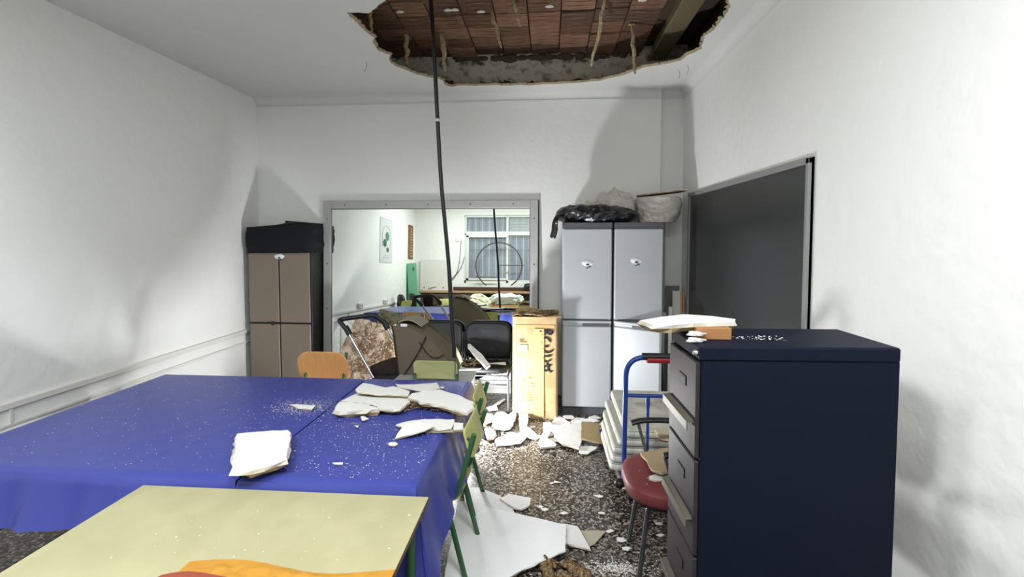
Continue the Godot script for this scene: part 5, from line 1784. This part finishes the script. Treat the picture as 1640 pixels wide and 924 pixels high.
	for k in 26:
		var at := Vector2(rng.randf_range(-0.42, 0.46), rng.randf_range(-4.58, -4.0))
		var r := rng.randf_range(0.02, 0.05)
		var ol := []
		var n := rng.randi_range(4, 6)
		for i in n:
			var a := TAU * i / n + rng.randf_range(-0.35, 0.35)
			ol.append(at + Vector2(cos(a) * r * 1.3, sin(a) * r))
		plaster("plaster_fragment", "small white plaster fragment strewn among the floor debris before box and fridges", ol, 0.001, rng.randf_range(0.008, 0.02), "small plaster fragments on the floor", Vector2(rng.randf_range(-0.15, 0.15), rng.randf_range(-0.2, 0.05)), 0.003, w)
	# woolly brown clump at the bottom edge
	var st := begin()
	for i in 30:
		blob(st, Vector3(rng.randf_range(-0.11, 0.11), 0.02, rng.randf_range(-0.09, 0.09)), Vector3(rng.randf_range(0.02, 0.05), rng.randf_range(0.012, 0.03), rng.randf_range(0.02, 0.045)), 0.9, 2.2, 10, 7, 0.0)
	var cl := obj("fibre_clump", st, M.wool, self, Vector3(0.092, 0.000, -2.392))
	cl.set_meta("kind", "stuff")
	tag(cl, "woolly brown fibre clump on the floor at the sheet's near corner", "fibre")
	# chips that can be told apart
	var chips := [[Vector3(0.072, 0.000, -3.343), "white chip alone in the middle of the open floor"], [Vector3(0.032, 0.000, -3.322), "tiny chip just left of the lone floor chip"], [Vector3(0.341, 0.000, -3.174), "small chip on the floor left of the red chair"], [Vector3(-0.046, 0.000, -3.018), "pale chip right of the five-sided piece"], [Vector3(-0.018, 0.000, -2.992), "flat pale chip nearer than its neighbour right of the five-sided piece"], [Vector3(0.104, 0.000, -2.960), "small white chip on the floor beyond the white wedge"], [Vector3(0.344, 0.000, -2.978), "small pale chip left of the red chair's front leg"], [Vector3(0.542, 0.000, -3.294), "white chip under the red chair's front edge"], [Vector3(0.601, 0.000, -3.148), "cream triangular chip under the red chair seat"], [Vector3(0.677, 0.000, -2.891), "white chip between red chair leg and filing cabinet"], [Vector3(0.368, 0.000, -2.794), "white chip touching the flat beige piece"], [Vector3(0.422, 0.000, -2.716), "white square chip at the foot of the red chair's far leg"], [Vector3(0.661, 0.000, -2.775), "pale chip low beside the filing cabinet"], [Vector3(0.442, 0.000, -2.640), "thin chip between the red chair's two front legs"], [Vector3(0.006, 0.000, -4.115), "white chip just before the jagged floor piece"], [Vector3(0.036, 0.000, -3.826), "cream chip on the floor before the pile"], [Vector3(0.102, 0.000, -3.842), "round white chip on the floor before the pile"]]
	for q in chips:
		var p: Vector3 = q[0]
		var r := rng.randf_range(0.012, 0.024)
		var ol := []
		var n := rng.randi_range(3, 5)
		for i in n:
			var a := TAU * i / n + rng.randf_range(-0.4, 0.4)
			ol.append(Vector2(p.x + cos(a) * r * 1.5, p.z + sin(a) * r))
		plaster("plaster_chip", q[1], ol, 0.0005, 0.007, G, Vector2.ZERO, 0.001, w)
	crumbs("plaster_crumbs", "white plaster crumbs and grit strewn over the terrazzo floor", 1500, func() -> Vector3: return Vector3(rng.randf_range(-0.5, 0.6), 0.0005, rng.randf_range(-4.4, -2.2)), 0.0038)
	crumbs("plaster_dust", "dense white plaster dust round the pile before the box", 2600, func() -> Vector3: return Vector3(-0.1 + rng.randfn(0.0, 0.26), 0.0005, -4.1 + rng.randfn(0.0, 0.22)), 0.005)
	crumbs("plaster_dust", "white powder smear on the floor near the red chair's near leg", 900, func() -> Vector3: return Vector3(0.36 + rng.randfn(0.0, 0.09), 0.0005, -2.48 + rng.randfn(0.0, 0.03)), 0.0035)
	# debris on the black chair's seat
	plaster("plaster_board", "white plaster board leaning on the black chair's back", [Vector2(-0.838, -4.916), Vector2(-0.819, -4.931), Vector2(-0.658, -4.758), Vector2(-0.561, -4.606), Vector2(-0.591, -4.563), Vector2(-0.737, -4.731), Vector2(-0.826, -4.857)], 0.455, 0.022, "", Vector2(-0.10, -0.35), 0.003, w, Color(0.6, 0.52, 0.38), Color(0.3, 0.22, 0.14), "plaster board")
	plaster("plaster_piece", "flat white plaster piece at the right of the black chair's seat", [Vector2(-0.612, -4.784), Vector2(-0.435, -4.844), Vector2(-0.421, -4.736), Vector2(-0.544, -4.631), Vector2(-0.594, -4.648)], 0.452, 0.012, "", Vector2.ZERO, 0.003, w)
	plaster("plaster_piece", "pale plaster piece at the left front of the black chair's seat", [Vector2(-0.914, -4.624), Vector2(-0.831, -4.705), Vector2(-0.630, -4.616), Vector2(-0.691, -4.540), Vector2(-0.877, -4.511)], 0.452, 0.012, "", Vector2.ZERO, 0.004, w)
	st = begin()
	for i in 40:
		var p := Vector3(rng.randf_range(-0.13, 0.10), 0.006, rng.randf_range(-0.12, 0.12))
		var a := rng.randf() * TAU
		tube(st, smooth_path([p, p + Vector3(cos(a) * 0.04, rng.randf_range(0.0, 0.02), sin(a) * 0.04), p + Vector3(cos(a + 0.8) * 0.07, 0, sin(a) * 0.06)], 4), 0.0035, 5)
	var m := obj("fibre_tangle", st, M.fibre, self, Vector3(-0.80, 0.455, -4.78))
	m.set_meta("kind", "stuff")
	tag(m, "tangle of straw-coloured fibres on the black chair's seat", "fibre")


# ---------------------------------------------------------------- what the mirror shows: left wall and rear of the room
func make_mirror_side() -> void:
	# poster on the left wall
	var st := begin()
	var t := thing("poster", "white poster with green leaf drawing under an arch on the left wall", "poster", Vector3(XL + 0.001, 1.565, -0.86))
	box(st, Vector3(0, 0, -0.37), Vector3(0.006, 0.905, 0.37))
	obj("sheet", st, M.poster, t)
	st = begin()
	var pts := []
	for i in 17:
		var a := PI * i / 16.0
		pts.append(Vector3(0.006, 0.56 + 0.19 * sin(a), -0.235 * cos(a)))
	pts.push_front(Vector3(0.006, 0.32, -0.235))
	pts.append(Vector3(0.006, 0.32, 0.235))
	tube(st, pts, 0.008, 6, 1.0)
	obj("printed_arch", st, M.poster_line, t)
	for q in [[0.02, -0.35, 0.02, 0.35], [0.885, -0.35, 0.885, 0.35], [0.02, -0.355, 0.885, -0.355], [0.02, 0.355, 0.885, 0.355]]:
		st = begin()
		tube(st, [Vector3(0.006, q[0], q[1]), Vector3(0.006, q[2], q[3])], 0.003, 4)
		obj("printed_border", st, M.poster_line, t)
	for q in [[0.54, 0.06, 0.10, 0.12, 0], [0.40, -0.08, 0.085, 0.12, 1], [0.27, 0.09, 0.055, 0.09, 1]]:
		st = begin()
		var lf := Transform3D(Basis.from_euler(Vector3(0, 0, -PI / 2)) * Basis.from_scale(Vector3(q[2], 1, q[3])), Vector3(0.006, q[0], q[1]))
		lathe(st, [Vector2(0, 0.003), Vector2(0.7, 0.003), Vector2(1.0, 0.0)], 7, Vector3.ZERO, lf)
		obj("printed_leaf", st, [M.poster_green, M.poster_green_dark][q[4]], t)
	for q in [[0.135, 0.1], [0.095, 0.19]]:
		st = begin()
		box(st, Vector3(0.006, q[0], -q[1]), Vector3(0.0075, q[0] + 0.022, q[1]))
		obj("printed_caption", st, M.poster_line, t)
	# carved wooden sign board
	t = thing("wooden_sign", "narrow upright carved wooden plaque on the left wall", "sign", Vector3(XL, 1.70, 0.84))
	st = begin()
	box(st, Vector3(0, 0, -0.17), Vector3(0.03, 0.81, 0.17), 0.012)
	obj("plank", st, M.sign_wood, t)
	for i in 11:
		st = begin()
		var y := 0.06 + i * 0.065
		box(st, Vector3(0.03, y, -0.05 + 0.02 * sin(i * 2.0)), Vector3(0.034, y + 0.018, 0.07 + 0.02 * cos(i * 3.0)), 0.001)
		obj("carved_mark", st, M.sign_carve, t)
	# trunking and sockets
	t = thing("cable_trunking", "white cable trunking line running along the left wall", "cable duct", Vector3(XL, 0.715, -2.0))
	st = begin()
	box(st, Vector3(0, -0.02, -3.2), Vector3(0.02, 0.02, 3.2), 0.003)
	obj("duct", st, M.white_paint, t)
	st = begin()
	box(st, Vector3(0, -0.13, -3.2), Vector3(0.015, -0.11, 3.2), 0.003)
	obj("duct", st, M.white_paint, t)
	for z in [-0.66, 1.64]:
		st = begin()
		box(st, Vector3(0.0, -0.12, z), Vector3(0.017, 0.0, z + 0.02), 0.002)
		obj("riser", st, M.white_paint, t)
	for k in 2:
		var z: float = [-2.2, -0.9][k]
		t = thing("power_socket", ["double wall socket nearer the mirror on the left wall", "double wall socket under the poster on the left wall"][k], "socket", Vector3(XL, 0.78, z))
		st = begin()
		box(st, Vector3(0, -0.045, -0.09), Vector3(0.04, 0.045, 0.09), 0.006)
		obj("plate", st, M.white_paint, t)
		for s in [-1, 1]:
			st = begin()
			tube(st, [Vector3(0.035, 0, s * 0.045), Vector3(0.043, 0, s * 0.045)], 0.022, 12)
			obj("outlet", st, M.grey_plastic, t)
	# counter under the window
	t = thing("counter", "long brown counter with drawer unit under the rear window", "counter", Vector3(-1.6, 0, 0.98))
	st = begin()
	box(st, Vector3(-1.45, 0.90, -0.26), Vector3(1.5, 0.945, 0.26), 0.004)
	obj("worktop", st, M.counter_top, t)
	for x in [-1.40, 0.1, 1.42]:
		st = begin()
		box(st, Vector3(x, 0, -0.24), Vector3(x + 0.04, 0.90, 0.25))
		obj("side_panel", st, M.counter, t)
	st = begin()
	box(st, Vector3(-1.36, 0.0, 0.2), Vector3(1.42, 0.9, 0.23))
	obj("back_panel", st, M.counter, t)
	for k in 3:
		for r in 2:
			st = begin()
			box(st, Vector3(-1.10 + k * 0.40, 0.62 - r * 0.27, -0.25), Vector3(-0.72 + k * 0.40, 0.87 - r * 0.27, -0.22), 0.004)
			var d := obj("drawer", st, M.counter, t)
			st = begin()
			box(st, Vector3(-0.97 + k * 0.40, 0.77 - r * 0.27, -0.262), Vector3(-0.85 + k * 0.40, 0.80 - r * 0.27, -0.248), 0.003)
			obj("pull", st, M.dark, d)
	# white panel, green lockers, hoop
	t = thing("display_board", "white square panel standing on the counter's left end", "panel", Vector3(-2.79, 0.946, 1.19))
	st = begin()
	box(st, Vector3(-0.34, 0, -0.02), Vector3(0.34, 0.75, 0.02), 0.004)
	obj("board", st, M.white_paint, t)
	for x in [-0.24, 0.24]:
		st = begin()
		tube(st, [Vector3(x, 0.07, -0.02), Vector3(x, 0.07, -0.028)], 0.016, 8)
		obj("fixing", st, M.dark, t)
	t = thing("green_door", "tall pale green narrow panel leaning in the rear left corner", "panel", Vector3(-3.06, 0, 0.60))
	t.rotation_degrees.z = 4.5
	st = begin()
	box(st, Vector3(-0.11, 0, -0.03), Vector3(0.11, 1.60, 0.03), 0.006)
	obj("leaf", st, M.locker_green, t)
	st = begin()
	box(st, Vector3(-0.16, 0, -0.02), Vector3(-0.11, 1.57, 0.06), 0.004)
	obj("edge", st, M.locker_green_dark, t).set_meta("label", "dark green edge")
	st = begin()
	box(st, Vector3(0.02, 1.42, -0.034), Vector3(0.06, 1.50, -0.028), 0.002)
	obj("latch", st, M.locker_green_dark, t)
	t = thing("hoop_stand", "large round dark metal hoop standing before the rear window", "hoop", Vector3(-1.19, 0.946, 1.12))
	st = begin()
	var ring := []
	for i in 41:
		var a := deg_to_rad(-128.0 + 0.0) + deg_to_rad(360.0 - 104.0 + 0.0) * 0.0
		a = deg_to_rad(-58.0 + 296.0 * i / 40.0)
		ring.append(Vector3(cos(a) * 0.56, 0.61 + sin(a) * 0.56, 0))
	tube(st, ring, 0.016, 8)
	obj("ring", st, M.hoop, t)
	st = begin()
	tube(st, [Vector3(0.0, 0.62, 0), Vector3(0.62, 0.62, 0)], 0.011, 8)
	obj("cross_rod", st, M.hoop, t)
	st = begin()
	tube(st, [Vector3(-0.58, 0.33, 0), Vector3(0.02, 0.33, 0)], 0.011, 8)
	obj("cross_rod", st, M.hoop, t)
	st = begin()
	box(st, Vector3(-1.1, 0.0, -0.06), Vector3(0.75, 0.09, 0.08), 0.006)
	obj("base_plank", st, M.wood_dark, t)
	st = begin()
	blob(st, Vector3(0, 0.09, 0), Vector3(0.17, 0.11, 0.09), 0.3, 1.5, 20, 12, 0.0)
	tag(obj("black_case", st, M.black_rubber, self, Vector3(-0.42, 0.946, 0.95)), "small black case on the counter at the window's right", "case")
	# wall thermostat with loose wires
	t = thing("light_switch", "small white switch box with loose wires beside the window", "switch", Vector3(-2.22, 2.19, ZF))
	st = begin()
	box(st, Vector3(-0.05, -0.04, -0.025), Vector3(0.03, 0.04, 0), 0.004)
	obj("switch_box", st, M.white_paint, t)
	st = begin()
	box(st, Vector3(0.07, -0.03, -0.02), Vector3(0.10, 0.05, 0), 0.004)
	obj("switch_box", st, M.white_paint, t)
	st = begin()
	tube(st, smooth_path([Vector3(0.08, -0.03, -0.01), Vector3(0.05, -0.5, -0.01), Vector3(-0.03, -0.85, -0.02), Vector3(-0.2, -1.05, -0.03)]), 0.006, 6)
	obj("wire", st, M.dark, t)
	st = begin()
	tube(st, smooth_path([Vector3(0.17, -0.42, -0.01), Vector3(0.05, -0.75, -0.02), Vector3(-0.3, -1.08, -0.05), Vector3(-0.7, -1.2, -0.1)]), 0.007, 6)
	obj("wire", st, M.dark, t)
	# rear small table with cloth heap and white bag
	table("table", "plain green table behind the bare one, holding a cream cloth heap", -1.95, -0.55, -0.86, -0.32, 0.72, M.green_top)
	st = begin()
	var heap := func(u: float, v: float) -> Vector3:
		var a := u * TAU
		var r := 1.0 + 0.35 * wobble.get_noise_3d(cos(a) * 1.6, v * 2.0, sin(a) * 1.6)
		return Vector3(cos(a) * 0.30 * r * (1.0 - v * 0.8), 0.30 * pow(v, 0.8) * (1.0 - 0.25 * v) * (1.0 + 0.3 * sin(a * 3.0 + v * 5.0) * (1 - v)), sin(a) * 0.24 * r * (1.0 - v * 0.8))
	sheet(st, 44, 18, heap, 0.0, true)
	tag(obj("cloth_heap", st, M.cream_cloth, self, Vector3(-1.42, 0.722, -0.66)), "heap of crumpled cream cloth on the rear green table", "cloth")
	st = begin()
	blob(st, Vector3(0, 0.10, 0), Vector3(0.34, 0.13, 0.16), 0.4, 1.5, 40, 20, 0.0)
	var wb := obj("white_bag", st, M.white_bag, self, Vector3(-0.86, 0.722, -0.60))
	tag(wb, "white plastic bag lying beside the cream cloth heap", "bag")
	# two green chairs and two black round-topped chairs on the far side
	school_chair("green plywood school chair near the left wall, front of pair in mirror", M.green_ply, M.green_metal, Vector3(-2.66, 0, -0.95), deg_to_rad(-70))
	school_chair("green plywood school chair seen in the mirror beside the counter", M.green_ply, M.green_metal, Vector3(-2.36, 0, 0.20), deg_to_rad(150))
	for k in 2:
		t = thing("black_chair", ["black round-backed chair by the left wall, nearer the mirror", "black round-backed chair by the left wall, nearer the green panel"][k], "chair", Vector3(-2.98 + 0.06 * k, 0, -0.40 + 0.62 * k), 0.0, "black round-backed chairs by the left wall")
		st = begin()
		plate(st, 0.36, 0.46, 0.16, 0.05, -0.03, Transform3D(Basis.from_euler(Vector3(0, PI / 2 - 0.6, 0)), Vector3(-0.12, 0.68, 0)), 0.02)
		obj("backrest", st, M.black_vinyl, t)
		st = begin()
		plate(st, 0.40, 0.40, 0.12, 0.05, 0.0, Transform3D(Basis.from_euler(Vector3(-PI / 2, 0, 0)), Vector3(0.06, 0.44, 0)), 0.012)
		obj("seat", st, M.black_vinyl, t)
		for x in [-0.1, 0.22]:
			for z in [-0.16, 0.16]:
				st = begin()
				tube(st, [Vector3(x, 0, z), Vector3(x, 0.42, z)], 0.011, 8)
				obj("leg", st, M.frame_grey, t)
